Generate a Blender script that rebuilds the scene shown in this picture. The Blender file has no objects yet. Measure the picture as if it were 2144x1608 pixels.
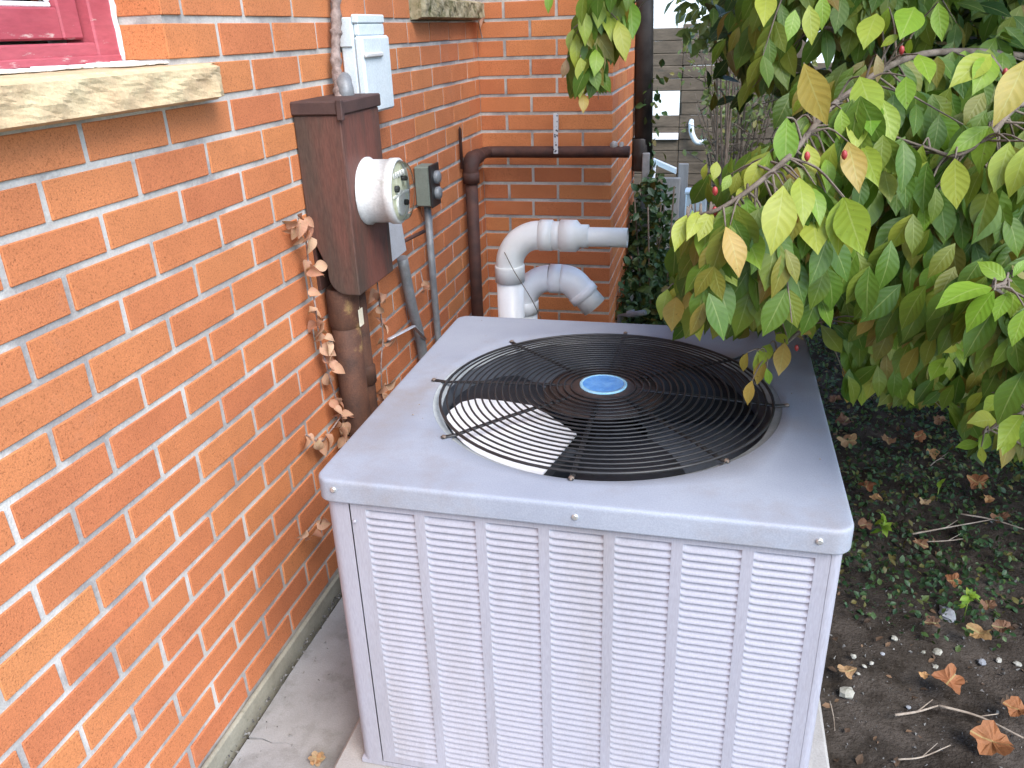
import bpy, math, random
from mathutils import Vector, Matrix

# ------------------------------------------------------------------ camera, light, exposure
SC = bpy.context.scene
COL = SC.collection
CAM = Vector((0.9136, 0.0, 1.3647))
RX = Vector((0.9721, 0.2323, -0.0320)); RU = Vector((-0.0650, 0.3985, 0.9149)); RF = Vector((0.2252, -0.8872, 0.4025)) * -1
RF = RU.cross(RX).normalized(); RX = RF.cross(RU).normalized(); RU = RX.cross(RF)
FPX = 1687.0
cd = bpy.data.cameras.new('camera'); cam = bpy.data.objects.new('camera', cd); COL.objects.link(cam)
cd.sensor_width = 36.0; cd.lens = FPX / 2144 * 36; cd.clip_start = 0.05; cd.clip_end = 600
M = Matrix((RX, RU, -RF)).transposed().to_4x4(); M.translation = CAM
cam.matrix_world = M
SC.camera = cam

SUN_EL, SUN_AZ = math.radians(48), math.radians(136)      # azimuth clockwise from +y: the bright side of the sky is behind the camera, to the right
w = bpy.data.worlds.new('World'); SC.world = w; w.use_nodes = True
nt = w.node_tree; bg = nt.nodes['Background']
sky = nt.nodes.new('ShaderNodeTexSky'); sky.sky_type = 'NISHITA'; sky.sun_disc = False
sky.sun_elevation = SUN_EL; sky.sun_rotation = SUN_AZ; sky.air_density = 1.0; sky.dust_density = 0.6; sky.ozone_density = 1.6
nt.links.new(sky.outputs[0], bg.inputs[0]); bg.inputs[1].default_value = 0.15
sl = bpy.data.lights.new('sun', 'SUN'); sl.energy = 1.25; sl.angle = math.radians(36); sl.color = (1.0, 0.955, 0.89)
so = bpy.data.objects.new('sun', sl); COL.objects.link(so)
sd = Vector((math.sin(SUN_AZ) * math.cos(SUN_EL), math.cos(SUN_AZ) * math.cos(SUN_EL), math.sin(SUN_EL)))
so.rotation_euler = sd.to_track_quat('Z', 'Y').to_euler(); so.location = (3, -6, 6)
vs = SC.view_settings
vs.view_transform = 'Standard'; vs.look = 'None'; vs.gamma = 1.0; vs.use_curve_mapping = False; vs.exposure = 2.05
SC.cycles.max_bounces = 8; SC.cycles.diffuse_bounces = 5; SC.cycles.transmission_bounces = 6; SC.cycles.transparent_max_bounces = 8

rnd = random.Random(7)
U = rnd.uniform

# points of the place, measured along the camera's sight lines
def sight(px, py): return (RF * FPX + RX * (px - 1072) - RU * (py - 804)) / FPX
def on_x(px, py, x): d = sight(px, py); return CAM + d * ((x - CAM.x) / d.x)
def on_y(px, py, y): d = sight(px, py); return CAM + d * ((y - CAM.y) / d.y)
def on_z(px, py, z): d = sight(px, py); return CAM + d * ((z - CAM.z) / d.z)
def at(px, py, dep): return CAM + sight(px, py) * dep
def proj(p):
    q = Vector(p) - CAM; z = q.dot(RF)
    if z < 0.02: return (-9999, -9999, z)
    return (1072 + FPX * q.dot(RX) / z, 804 - FPX * q.dot(RU) / z, z)

# ------------------------------------------------------------------ helpers: objects
WPOS = {}
def link(o, parent, wpos):
    COL.objects.link(o)
    WPOS[o.name] = Vector(wpos)
    if parent is not None:
        o.parent = parent; o.location = Vector(wpos) - WPOS[parent.name]
    else:
        o.location = wpos
    return o
def tag(o, label=None, cat=None, group=None, kind=None):
    if label: o['label'] = label
    if cat: o['category'] = cat
    if group: o['group'] = group
    if kind: o['kind'] = kind
    return o
def thing(name, loc, label, cat, group=None):
    o = bpy.data.objects.new(name, None); o.empty_display_size = 0.05
    link(o, None, loc); return tag(o, label, cat, group)
def inst(name, me, parent, wpos, rot=None, scale=None):
    o = bpy.data.objects.new(name, me); link(o, parent, wpos)
    if rot is not None: o.rotation_mode = 'QUATERNION'; o.rotation_quaternion = rot
    if scale is not None: o.scale = scale
    return o

class MB:
    def __init__(s): s.v = []; s.f = []; s.sm = []; s.uv = {}
    def add(s, vs_, fs, smooth=False):
        b = len(s.v); s.v.extend(Vector(p) for p in vs_)
        for f in fs: s.f.append(tuple(i + b for i in f)); s.sm.append(smooth)
        return b
    def box(s, x0, x1, y0, y1, z0, z1):
        s.add([(x0, y0, z0), (x1, y0, z0), (x1, y1, z0), (x0, y1, z0), (x0, y0, z1), (x1, y0, z1), (x1, y1, z1), (x0, y1, z1)],
              [(0, 3, 2, 1), (4, 5, 6, 7), (0, 1, 5, 4), (1, 2, 6, 5), (2, 3, 7, 6), (3, 0, 4, 7)])
    def cbox(s, x0, x1, y0, y1, z0, z1, b, jit=0.0, smooth=False):
        L = ((x0, x1), (y0, y1), (z0, z1)); idx = {}; vs_ = []
        for i in (0, 1):
            for j in (0, 1):
                for k in (0, 1):
                    c = (i, j, k)
                    jv = [U(-jit, jit) for _ in range(3)] if jit else (0, 0, 0)
                    for a in range(3):
                        p = [L[q][c[q]] + (0 if q == a else (b if c[q] == 0 else -b)) + jv[q] for q in range(3)]
                        idx[(c, a)] = len(vs_); vs_.append(p)
        fs = []
        for a in range(3):
            o1, o2 = (a + 1) % 3, (a + 2) % 3
            for e in (0, 1):
                q = []
                for (m, n) in ((0, 0), (1, 0), (1, 1), (0, 1)):
                    c = [0, 0, 0]; c[a] = e; c[o1] = m; c[o2] = n; q.append(idx[(tuple(c), a)])
                fs.append(tuple(q if e else q[::-1]))
        for a in range(3):           # edges along axis a
            o1, o2 = (a + 1) % 3, (a + 2) % 3
            for m in (0, 1):
                for n in (0, 1):
                    c0 = [0, 0, 0]; c0[o1] = m; c0[o2] = n; c1 = list(c0); c1[a] = 1
                    c0 = tuple(c0); c1 = tuple(c1)
                    q = [idx[(c0, o1)], idx[(c1, o1)], idx[(c1, o2)], idx[(c0, o2)]]
                    fs.append(tuple(q if (m ^ n) else q[::-1]))
        for i in (0, 1):
            for j in (0, 1):
                for k in (0, 1):
                    q = [idx[((i, j, k), a)] for a in range(3)]
                    fs.append(tuple(q if (i + j + k) % 2 else q[::-1]))
        s.add(vs_, fs, smooth)
    def tube(s, path, rad, n=10, caps=True, flat=None, smooth=True):
        P = [Vector(p) for p in path]; R = rad if hasattr(rad, '__len__') else [rad] * len(P)
        t0 = (P[1] - P[0]).normalized(); up = Vector((0, 0, 1)) if abs(t0.z) < 0.9 else Vector((1, 0, 0))
        nrm = (up - t0 * up.dot(t0)).normalized(); vs_ = []
        for i, p in enumerate(P):
            t = (P[min(i + 1, len(P) - 1)] - P[max(i - 1, 0)]).normalized()
            nrm = (nrm - t * nrm.dot(t)).normalized(); bn = t.cross(nrm)
            for k in range(n):
                a = 2 * math.pi * k / n
                vs_.append(p + nrm * (math.cos(a) * R[i] * (flat or 1)) + bn * (math.sin(a) * R[i]))
        fs = [(i * n + k, i * n + (k + 1) % n, (i + 1) * n + (k + 1) % n, (i + 1) * n + k) for i in range(len(P) - 1) for k in range(n)]
        b = s.add(vs_, fs, smooth)
        if caps:
            s.add([vs_[k] for k in range(n)][::-1], [tuple(range(n))]); m = (len(P) - 1) * n
            s.add([vs_[m + k] for k in range(n)], [tuple(range(n))])
    def lathe(s, origin, axis, prof, n=32, smooth=True, capstart=False, capend=True):
        ax = Vector(axis).normalized(); up = Vector((0, 0, 1)) if abs(ax.z) < 0.9 else Vector((1, 0, 0))
        a1 = (up - ax * up.dot(ax)).normalized(); a2 = ax.cross(a1); vs_ = []; o = Vector(origin)
        for (r, h) in prof:
            for k in range(n):
                t = 2 * math.pi * k / n; vs_.append(o + ax * h + a1 * (r * math.cos(t)) + a2 * (r * math.sin(t)))
        fs = [(i * n + k, i * n + (k + 1) % n, (i + 1) * n + (k + 1) % n, (i + 1) * n + k) for i in range(len(prof) - 1) for k in range(n)]
        s.add(vs_, fs, smooth)
        if capend: s.add(vs_[-n:], [tuple(range(n))])
        if capstart: s.add(vs_[:n][::-1], [tuple(range(n))])
    def prism(s, poly, axis, h0, h1):
        n = len(poly)
        def P(p, h):
            return {0: (h, p[0], p[1]), 1: (p[0], h, p[1]), 2: (p[0], p[1], h)}[axis]
        vs_ = [P(p, h0) for p in poly] + [P(p, h1) for p in poly]
        s.add(vs_, [tuple(range(n))[::-1], tuple(range(n, 2 * n))] + [(i, (i + 1) % n, n + (i + 1) % n, n + i) for i in range(n)])
    def mesh(s, name, mat, center=None, fix=True):
        me = bpy.data.meshes.new(name)
        c = center if center is not None else (sum(s.v, Vector()) / max(1, len(s.v)))
        me.from_pydata([v - c for v in s.v], [], s.f); me.polygons.foreach_set('use_smooth', s.sm)
        if mat: me.materials.append(mat)
        me.update()
        if fix:
            import bmesh
            bm = bmesh.new(); bm.from_mesh(me); bmesh.ops.remove_doubles(bm, verts=bm.verts, dist=1e-6)
            bmesh.ops.recalc_face_normals(bm, faces=bm.faces); bm.to_mesh(me); bm.free()
        return me, c
    def build(s, name, mat, parent=None, fix=True, center=None):
        me, c = s.mesh(name, mat, center, fix)
        o = bpy.data.objects.new(name, me); return link(o, parent, c)

def spline(pts, n):
    P = [Vector(p) for p in pts]; P = [P[0] * 2 - P[1]] + P + [P[-1] * 2 - P[-2]]; out = []
    for i in range(1, len(P) - 2):
        for k in range(n):
            t = k / n; a, b, c, d = P[i - 1], P[i], P[i + 1], P[i + 2]
            out.append(0.5 * ((2 * b) + (c - a) * t + (2 * a - 5 * b + 4 * c - d) * t * t + (3 * b - a - 3 * c + d) * t ** 3))
    out.append(P[-2]); return out
def bend(a, corner, b, n=10, r=None):
    a, k, b = Vector(a), Vector(corner), Vector(b); da = (a - k).normalized(); db = (b - k).normalized()
    p, q = k + da * r, k + db * r
    return [p * (1 - t) ** 2 + k * 2 * t * (1 - t) + q * t * t if False else p.lerp(k, t).lerp(k.lerp(q, t), t) for t in [i / n for i in range(n + 1)]]
def arc(center, u, v, r, a0, a1, n):
    return [Vector(center) + Vector(u) * (r * math.cos(a0 + (a1 - a0) * i / n)) + Vector(v) * (r * math.sin(a0 + (a1 - a0) * i / n)) for i in range(n + 1)]

# ------------------------------------------------------------------ helpers: materials
def new_mat(name):
    m = bpy.data.materials.new(name); m.use_nodes = True; nt = m.node_tree
    return m, nt, nt.nodes['Principled BSDF']
def N(nt, t, **k):
    n = nt.nodes.new(t)
    for a, b in k.items(): setattr(n, a, b)
    return n
def noise(nt, vec, scale, detail=4, rough=0.6):
    n = N(nt, 'ShaderNodeTexNoise'); n.inputs['Scale'].default_value = scale; n.inputs['Detail'].default_value = detail; n.inputs['Roughness'].default_value = rough
    nt.links.new(vec, n.inputs['Vector']); return n.outputs['Fac']
def ramp(nt, fac, stops):
    r = N(nt, 'ShaderNodeValToRGB'); el = r.color_ramp.elements
    while len(el) < len(stops): el.new(0.5)
    for e, (p, c) in zip(el, stops): e.position = p; e.color = (*c, 1) if len(c) == 3 else c
    nt.links.new(fac, r.inputs[0]); return r.outputs[0]
def mixc(nt, fac, a, b, mode='MIX'):
    m = N(nt, 'ShaderNodeMix', data_type='RGBA', blend_type=mode)
    for s_, v in ((m.inputs[0], fac), (m.inputs[6], a), (m.inputs[7], b)):
        if hasattr(v, 'is_linked'): nt.links.new(v, s_)
        else: s_.default_value = v if not hasattr(v, '__len__') else (*v, 1)
    return m.outputs[2]
def bump(nt, bsdf, h, strength=0.3, dist=0.002):
    b = N(nt, 'ShaderNodeBump'); b.inputs['Strength'].default_value = strength; b.inputs['Distance'].default_value = dist
    nt.links.new(h, b.inputs['Height']); nt.links.new(b.outputs[0], bsdf.inputs['Normal'])
G3 = lambda v: (0.0, 0.0, 0.0) if v == 0 else (v, v, v)
def surf(name, c1, c2, rough=0.7, scale=8, fine=150, spread=(0.35, 0.65), metal=0.0, bstr=0.2, bdist=0.001, c3=None, s3=30, t3=(0.6, 0.7), stretch=None, spec=0.4, fmix=0.25):
    m, nt, b = new_mat(name)
    g = N(nt, 'ShaderNodeNewGeometry').outputs['Position']
    if stretch:
        mp = N(nt, 'ShaderNodeMapping'); mp.inputs['Scale'].default_value = stretch; nt.links.new(g, mp.inputs['Vector']); g = mp.outputs[0]
    c = ramp(nt, noise(nt, g, scale, 5), [(spread[0], c1), (spread[1], c2)])
    if c3: c = mixc(nt, ramp(nt, noise(nt, g, s3, 6, 0.7), [(t3[0], G3(0)), (t3[1], G3(1))]), c, c3)
    f = noise(nt, g, fine, 3)
    c = mixc(nt, fmix, c, ramp(nt, f, [(0.3, G3(0.25)), (0.7, G3(1))]), 'MULTIPLY')
    nt.links.new(c, b.inputs['Base Color']); b.inputs['Roughness'].default_value = rough; b.inputs['Metallic'].default_value = metal
    b.inputs['Specular IOR Level'].default_value = spec
    bump(nt, b, f, bstr, bdist); return m

def brick_mat(name, island):
    m, nt, b = new_mat(name); g = N(nt, 'ShaderNodeNewGeometry')
    r = g.outputs['Random Per Island'] if island else N(nt, 'ShaderNodeObjectInfo').outputs['Random']
    c = ramp(nt, r, [(0.0, (0.58, 0.208, 0.083)), (0.2, (0.555, 0.190, 0.079)), (0.4, (0.595, 0.222, 0.087)), (0.6, (0.53, 0.176, 0.076)), (0.8, (0.57, 0.200, 0.081)), (1.0, (0.605, 0.236, 0.090))])
    p = g.outputs['Position']
    c = mixc(nt, 0.3, c, ramp(nt, noise(nt, p, 9, 4), [(0.3, (0.62, 0.56, 0.52)), (0.7, (1.12, 1.1, 1.05))]), 'MULTIPLY')
    pit = noise(nt, p, 330, 4, 0.75)
    c = mixc(nt, 0.9, c, ramp(nt, pit, [(0.33, (0.30, 0.25, 0.25)), (0.44, (0.92, 0.92, 0.92)), (0.62, (1.05, 1.05, 1.05)), (0.70, (1.3, 1.35, 1.4))]), 'MULTIPLY')
    c = mixc(nt, 0.5, c, ramp(nt, noise(nt, p, 900, 2, 0.7), [(0.3, (0.6, 0.55, 0.55)), (0.7, (1.25, 1.25, 1.25))]), 'MULTIPLY')
    stain = ramp(nt, noise(nt, p, 5, 6, 0.7), [(0.62, G3(0)), (0.9, G3(0.4))])
    c = mixc(nt, stain, c, (0.46, 0.27, 0.19))
    nt.links.new(c, b.inputs['Base Color']); b.inputs['Roughness'].default_value = 0.85; b.inputs['Specular IOR Level'].default_value = 0.25
    bump(nt, b, pit, 0.7, 0.002); return m
M_BRICK, M_BRICKS = brick_mat('brick_clay', False), brick_mat('brick_clay_joined', True)
M_MORTAR = surf('mortar', (0.44, 0.415, 0.38), (0.59, 0.56, 0.515), 0.95, 6, 260, bstr=0.6, bdist=0.002, c3=(0.32, 0.30, 0.285), s3=5, t3=(0.47, 0.60), spec=0.1)
M_PARGE = surf('parge', (0.22, 0.20, 0.15), (0.33, 0.31, 0.24), 0.95, 9, 200, bstr=0.6, bdist=0.002, c3=(0.14, 0.14, 0.09), s3=14)
M_STONE = surf('sill_stone', (0.58, 0.40, 0.23), (0.66, 0.52, 0.31), 0.9, 14, 240, bstr=0.5, bdist=0.002, c3=(0.53, 0.37, 0.215), s3=34, t3=(0.5, 0.75))
M_STONE2 = surf('mossy_stone', (0.25, 0.21, 0.11), (0.42, 0.36, 0.24), 0.9, 22, 240, bstr=0.5, bdist=0.002, c3=(0.09, 0.09, 0.03), s3=25, t3=(0.5, 0.62))
M_RED = surf('red_window_paint', (0.43, 0.09, 0.11), (0.36, 0.065, 0.085), 0.55, 10, 120, c3=(0.55, 0.40, 0.36), s3=26, t3=(0.58, 0.64), stretch=(1, 0.35, 1.6))
M_FLAKE = surf('flaking_white_paint', (0.70, 0.68, 0.64), (0.86, 0.85, 0.83), 0.7, 25, 120, bstr=0.5, bdist=0.003, c3=(0.42, 0.33, 0.32), s3=30, t3=(0.60, 0.68), stretch=(1.5, 0.3, 1))
M_CAULK = surf('white_caulk', (0.75, 0.72, 0.70), (0.88, 0.86, 0.85), 0.6, 60, 200, bstr=0.6, bdist=0.003)
M_AC = surf('sky_tinted_enamel', (0.325, 0.318, 0.362), (0.36, 0.352, 0.397), 0.5, 3, 420, bstr=0.12, bdist=0.0006, c3=(0.295, 0.278, 0.292), s3=7, t3=(0.5, 0.72), stretch=(1, 1, 0.14))  # beige shifted to lavender: the sky's tint is put into the colour
M_ACTOP = surf('dimmed_stained_enamel', (0.265, 0.288, 0.345), (0.32, 0.344, 0.40), 0.6, 4, 420, bstr=0.2, bdist=0.0008, c3=(0.265, 0.245, 0.245), s3=3.2, t3=(0.5, 0.72))  # enamel dimmed and blued to hold the lid's weaker sky light, plus brown stains
M_RINGGREY = surf('galvanised_grey', (0.38, 0.41, 0.42), (0.52, 0.55, 0.56), 0.45, 20, 300)
M_BLACK = surf('black_wire', (0.018, 0.017, 0.018), (0.03, 0.028, 0.028), 0.38, 30, 200)
M_BLADE = surf('black_blade', (0.012, 0.014, 0.018), (0.03, 0.032, 0.038), 0.42, 10, 200)
M_DARK = surf('dark_coil', (0.01, 0.01, 0.01), (0.022, 0.021, 0.02), 0.8, 30, 200)
M_SHROUD = surf('slate_grey_shroud', (0.10, 0.112, 0.135), (0.15, 0.165, 0.19), 0.5, 12, 200)  # slate tone holds the sky reflected on shroud and coil
M_HUB = surf('rusty_black_cap', (0.04, 0.028, 0.024), (0.075, 0.05, 0.042), 0.55, 30, 300, c3=(0.11, 0.05, 0.03), s3=40)
M_BADGE = surf('blue_badge_face', (0.07, 0.30, 0.72), (0.20, 0.48, 0.84), 0.35, 45, 300, spread=(0.4, 0.7))
M_BADGERIM = surf('pale_badge_rim', (0.28, 0.60, 0.80), (0.42, 0.70, 0.85), 0.4, 60, 300)
M_WHITE = surf('white_metal', fmix=0.04, c1=(0.84, 0.84, 0.85), c2=(0.9, 0.9, 0.9), rough=0.35, scale=10, fine=200)
M_ZINC = surf('zinc_screw', (0.55, 0.55, 0.53), (0.75, 0.74, 0.7), 0.35, 90, 300, metal=0.7)
M_RUSTSCREW = surf('rusty_screw', (0.10, 0.07, 0.055), (0.24, 0.18, 0.14), 0.6, 90, 300)
M_BOX = surf('brown_oxidised_paint', (0.080, 0.050, 0.038), (0.165, 0.060, 0.043), 0.62, 9, 300, spread=(0.40, 0.60), bstr=0.4, c3=(0.16, 0.045, 0.028), s3=14, t3=(0.58, 0.72), stretch=(1, 1, 0.16), fmix=0.5)
M_BOXCAP = surf('dark_rusty_cap', (0.05, 0.028, 0.025), (0.085, 0.045, 0.038), 0.65, 12, 300)
M_RUST = surf('rust_pipe', (0.06, 0.028, 0.018), (0.12, 0.05, 0.028), 0.75, 16, 250, bstr=0.5, bdist=0.002, c3=(0.24, 0.15, 0.06), s3=8, t3=(0.60, 0.68), fmix=0.5)
M_RUSTDK = surf('dark_rust_pipe', (0.05, 0.022, 0.017), (0.095, 0.038, 0.026), 0.7, 20, 250, bstr=0.4, bdist=0.002)
M_GALV = surf('dull_galvanised_conduit', (0.18, 0.19, 0.20), (0.27, 0.28, 0.29), 0.5, 25, 260, metal=0.2)
M_GREYBOX = surf('grey_green_box', (0.15, 0.185, 0.155), (0.20, 0.235, 0.20), 0.6, 15, 260)
M_PALEBLUE = surf('pale_grey_plastic', (0.62, 0.70, 0.74), (0.70, 0.77, 0.80), 0.45, 12, 200)
M_PLATE = surf('bare_aluminium', (0.55, 0.58, 0.62), (0.62, 0.65, 0.70), 0.4, 20, 200, metal=0.3)
M_PVC = surf('white_pvc', (0.82, 0.82, 0.79), (0.88, 0.88, 0.86), 0.35, 7, 120, fmix=0.04, bstr=0.08, spec=0.5)
M_PVC2 = surf('bluish_white_pvc', (0.84, 0.85, 0.85), (0.90, 0.90, 0.90), 0.35, 7, 120, fmix=0.04, bstr=0.08, spec=0.5)
M_COLLAR = surf('meter_collar', (0.62, 0.62, 0.60), (0.74, 0.74, 0.72), 0.42, 14, 200, c3=(0.40, 0.40, 0.34), s3=18, t3=(0.62, 0.75), metal=0.15)
M_DIAL = surf('yellowed_meter_face', (0.55, 0.56, 0.38), (0.70, 0.70, 0.55), 0.5, 40, 200, c3=(0.35, 0.30, 0.10), s3=30, t3=(0.6, 0.7))
M_DOWN = surf('dark_downspout', (0.022, 0.020, 0.020), (0.045, 0.040, 0.038), 0.45, 14, 200, c3=(0.16, 0.07, 0.03), s3=10, t3=(0.66, 0.76))
M_CONC = surf('concrete', (0.24, 0.235, 0.225), (0.33, 0.325, 0.315), 0.92, 6, 300, bstr=0.5, bdist=0.002, c3=(0.165, 0.155, 0.14), s3=8, t3=(0.5, 0.72))
M_PAD = surf('pale_concrete', (0.30, 0.28, 0.26), (0.38, 0.36, 0.34), 0.92, 9, 300, bstr=0.5, bdist=0.002, c3=(0.32, 0.29, 0.26), s3=10)
M_SOIL = surf('soil', (0.034, 0.027, 0.021), (0.082, 0.067, 0.055), 0.97, 11, 140, bstr=1.0, bdist=0.006, c3=(0.025, 0.019, 0.014), s3=16, t3=(0.5, 0.66), spec=0.1)
M_LAWN = surf('lawn', (0.06, 0.10, 0.025), (0.10, 0.15, 0.04), 0.95, 1.5, 40, bstr=0.8, bdist=0.02)
M_WOOD = surf('weathered_board', (0.085, 0.066, 0.046), (0.15, 0.117, 0.083), 0.9, 9, 60, bstr=0.6, bdist=0.003, c3=(0.07, 0.065, 0.05), s3=10, stretch=(0.6, 1, 2.2))
M_WOODGREY = surf('grey_post', (0.20, 0.20, 0.20), (0.30, 0.30, 0.30), 0.9, 9, 60, bstr=0.5, bdist=0.003, stretch=(2, 1, 0.3))
M_SIDING = surf('white_siding', (0.78, 0.78, 0.78), (0.84, 0.84, 0.83), 0.6, 4, 60)
M_ROOF = surf('roof_shingle', (0.10, 0.09, 0.085), (0.16, 0.14, 0.13), 0.9, 6, 90)
M_BARK = surf('grey_brown_bark', (0.10, 0.075, 0.055), (0.20, 0.16, 0.125), 0.9, 30, 250, bstr=0.6, bdist=0.002)
M_VINE = surf('vine_bark', (0.16, 0.11, 0.095), (0.36, 0.28, 0.25), 0.9, 60, 250, bstr=0.8, bdist=0.003)
M_BERRY = surf('red_berry_skin', (0.28, 0.03, 0.03), (0.38, 0.05, 0.045), 0.4, 30, 200)
M_STONEPALE = surf('pale_pebble', (0.26, 0.25, 0.20), (0.40, 0.38, 0.33), 0.8, 60, 200)
M_STONEGREY = surf('grey_pebble', (0.20, 0.205, 0.22), (0.32, 0.325, 0.34), 0.8, 40, 200)
M_GRAVEL = surf('gravel_grit', (0.08, 0.075, 0.07), (0.30, 0.285, 0.26), 0.9, 55, 200, spread=(0.4, 0.7))
M_TWIG = surf('dry_twig', (0.20, 0.15, 0.11), (0.36, 0.30, 0.24), 0.9, 30, 200)
M_STRAP = None
def strap_mat():
    m, nt, b = new_mat('perforated_strap'); g = N(nt, 'ShaderNodeTexCoord').outputs['Object']
    v = N(nt, 'ShaderNodeTexVoronoi'); v.inputs['Scale'].default_value = 90; nt.links.new(g, v.inputs['Vector'])
    c = ramp(nt, v.outputs['Distance'], [(0.28, (0.05, 0.05, 0.07)), (0.38, (0.6, 0.6, 0.62))])
    nt.links.new(c, b.inputs['Base Color']); b.inputs['Roughness'].default_value = 0.5; return m
M_STRAP = strap_mat()

def glass_mat(name, tint, rough, alpha):
    m, nt, b = new_mat(name); out = nt.nodes['Material Output']
    tr = N(nt, 'ShaderNodeBsdfTransparent'); tr.inputs[0].default_value = (*tint, 1)
    gl = N(nt, 'ShaderNodeBsdfGlossy'); gl.inputs['Roughness'].default_value = rough
    fr = N(nt, 'ShaderNodeFresnel'); fr.inputs[0].default_value = 1.5 if alpha > 0 else 1.18
    ad = N(nt, 'ShaderNodeMath', operation='ADD'); ad.inputs[1].default_value = alpha; nt.links.new(fr.outputs[0], ad.inputs[0])
    mx = N(nt, 'ShaderNodeMixShader'); nt.links.new(ad.outputs[0], mx.inputs[0]); nt.links.new(tr.outputs[0], mx.inputs[1]); nt.links.new(gl.outputs[0], mx.inputs[2])
    nt.links.new(mx.outputs[0], out.inputs[0]); return m
M_GLASS = glass_mat('window_glass', (0.8, 0.85, 0.82), 0.03, 0.12)
M_DOME = glass_mat('meter_glass', (0.97, 0.98, 0.95), 0.08, 0.0)
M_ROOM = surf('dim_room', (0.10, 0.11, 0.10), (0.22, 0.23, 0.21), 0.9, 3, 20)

def leaf_mat(name, stops, island=False, trans=0.35, veins=True, gloss=0.45):
    m, nt, b = new_mat(name); out = nt.nodes['Material Output']
    g = N(nt, 'ShaderNodeNewGeometry')
    r = g.outputs['Random Per Island'] if island else N(nt, 'ShaderNodeObjectInfo').outputs['Random']
    c = ramp(nt, r, stops)
    c = mixc(nt, 0.5, c, ramp(nt, noise(nt, g.outputs['Position'], 28, 4), [(0.3, (0.70, 0.72, 0.55)), (0.5, (1, 1, 1)), (0.7, (1.15, 1.05, 1.0))]), 'MULTIPLY')
    c = mixc(nt, ramp(nt, noise(nt, g.outputs['Position'], 170, 3, 0.6), [(0.68, G3(0)), (0.74, G3(0.75))]), c, (0.10, 0.075, 0.02))
    if veins:
        uv = N(nt, 'ShaderNodeUVMap').outputs[0]; sx = N(nt, 'ShaderNodeSeparateXYZ'); nt.links.new(uv, sx.inputs[0])
        ab = N(nt, 'ShaderNodeMath', operation='ABSOLUTE'); nt.links.new(sx.outputs[0], ab.inputs[0])
        mid = ramp(nt, ab.outputs[0], [(0.02, G3(1)), (0.07, G3(0))])
        sk = N(nt, 'ShaderNodeMath', operation='MULTIPLY_ADD'); nt.links.new(ab.outputs[0], sk.inputs[0]); sk.inputs[1].default_value = -0.22; nt.links.new(sx.outputs[1], sk.inputs[2])
        wv = N(nt, 'ShaderNodeMath', operation='MULTIPLY'); nt.links.new(sk.outputs[0], wv.inputs[0]); wv.inputs[1].default_value = 44.0
        sn = N(nt, 'ShaderNodeMath', operation='SINE'); nt.links.new(wv.outputs[0], sn.inputs[0])
        vn = ramp(nt, sn.outputs[0], [(0.80, G3(0)), (0.98, G3(1))])
        c = mixc(nt, vn, c, mixc(nt, 1.0, c, (1.10, 1.09, 1.05), 'MULTIPLY'))
        c = mixc(nt, mid, c, mixc(nt, 0.28, c, (0.42, 0.46, 0.18)))
        bump(nt, b, sn.outputs[0], 0.12, 0.0012)
    nt.links.new(c, b.inputs['Base Color']); b.inputs['Roughness'].default_value = gloss; b.inputs['Specular IOR Level'].default_value = 0.35
    t = N(nt, 'ShaderNodeBsdfTranslucent'); nt.links.new(mixc(nt, 1.0, c, (1.25, 1.15, 0.55), 'MULTIPLY'), t.inputs[0])
    mx = N(nt, 'ShaderNodeMixShader'); mx.inputs[0].default_value = trans
    nt.links.new(b.outputs[0], mx.inputs[1]); nt.links.new(t.outputs[0], mx.inputs[2]); nt.links.new(mx.outputs[0], out.inputs[0]); return m
L_GREEN = [(0.0, (0.13, 0.25, 0.022)), (0.35, (0.20, 0.30, 0.028)), (0.7, (0.165, 0.275, 0.026)), (1.0, (0.235, 0.30, 0.034))]
L_YEL = [(0.0, (0.25, 0.33, 0.04)), (0.5, (0.31, 0.33, 0.045)), (1.0, (0.22, 0.30, 0.035))]
L_ORA = [(0.0, (0.40, 0.30, 0.07)), (0.5, (0.36, 0.24, 0.06)), (1.0, (0.32, 0.27, 0.05))]
L_PNK = [(0.0, (0.30, 0.19, 0.12)), (1.0, (0.26, 0.22, 0.10))]
M_LEAF = {'g': leaf_mat('green_leaf', L_GREEN), 'y': leaf_mat('yellow_green_leaf', L_YEL), 'o': leaf_mat('orange_leaf', L_ORA), 'p': leaf_mat('pinkish_leaf', L_PNK)}
M_FOL = leaf_mat('shaded_shrub_foliage', [(0.0, (0.018, 0.048, 0.010)), (0.45, (0.034, 0.078, 0.013)), (0.8, (0.065, 0.10, 0.017)), (0.93, (0.13, 0.12, 0.022)), (1.0, (0.15, 0.085, 0.022))], True, 0.3, True)  # inner leaves darkened in colour to stand for the shade inside the crown
M_NEARFOL = leaf_mat('shaded_branch_foliage', [(0.0, (0.055, 0.12, 0.014)), (0.5, (0.105, 0.18, 0.02)), (0.85, (0.16, 0.195, 0.026)), (1.0, (0.22, 0.15, 0.035))], True, 0.38, True)  # same leaf as the front ones, its colour lowered because it hangs shaded behind
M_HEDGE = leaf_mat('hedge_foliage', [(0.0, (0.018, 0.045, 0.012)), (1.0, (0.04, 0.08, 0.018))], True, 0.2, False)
M_COVER = leaf_mat('ground_cover_leaf', [(0.0, (0.022, 0.055, 0.022)), (0.5, (0.035, 0.08, 0.028)), (0.85, (0.06, 0.10, 0.025)), (1.0, (0.13, 0.10, 0.03))], True, 0.2, False)
M_DRY = leaf_mat('dry_leaf', [(0.0, (0.25, 0.10, 0.038)), (0.4, (0.20, 0.072, 0.03)), (0.7, (0.27, 0.125, 0.05)), (1.0, (0.16, 0.062, 0.03))], False, 0.15, True, 0.7)
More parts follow.
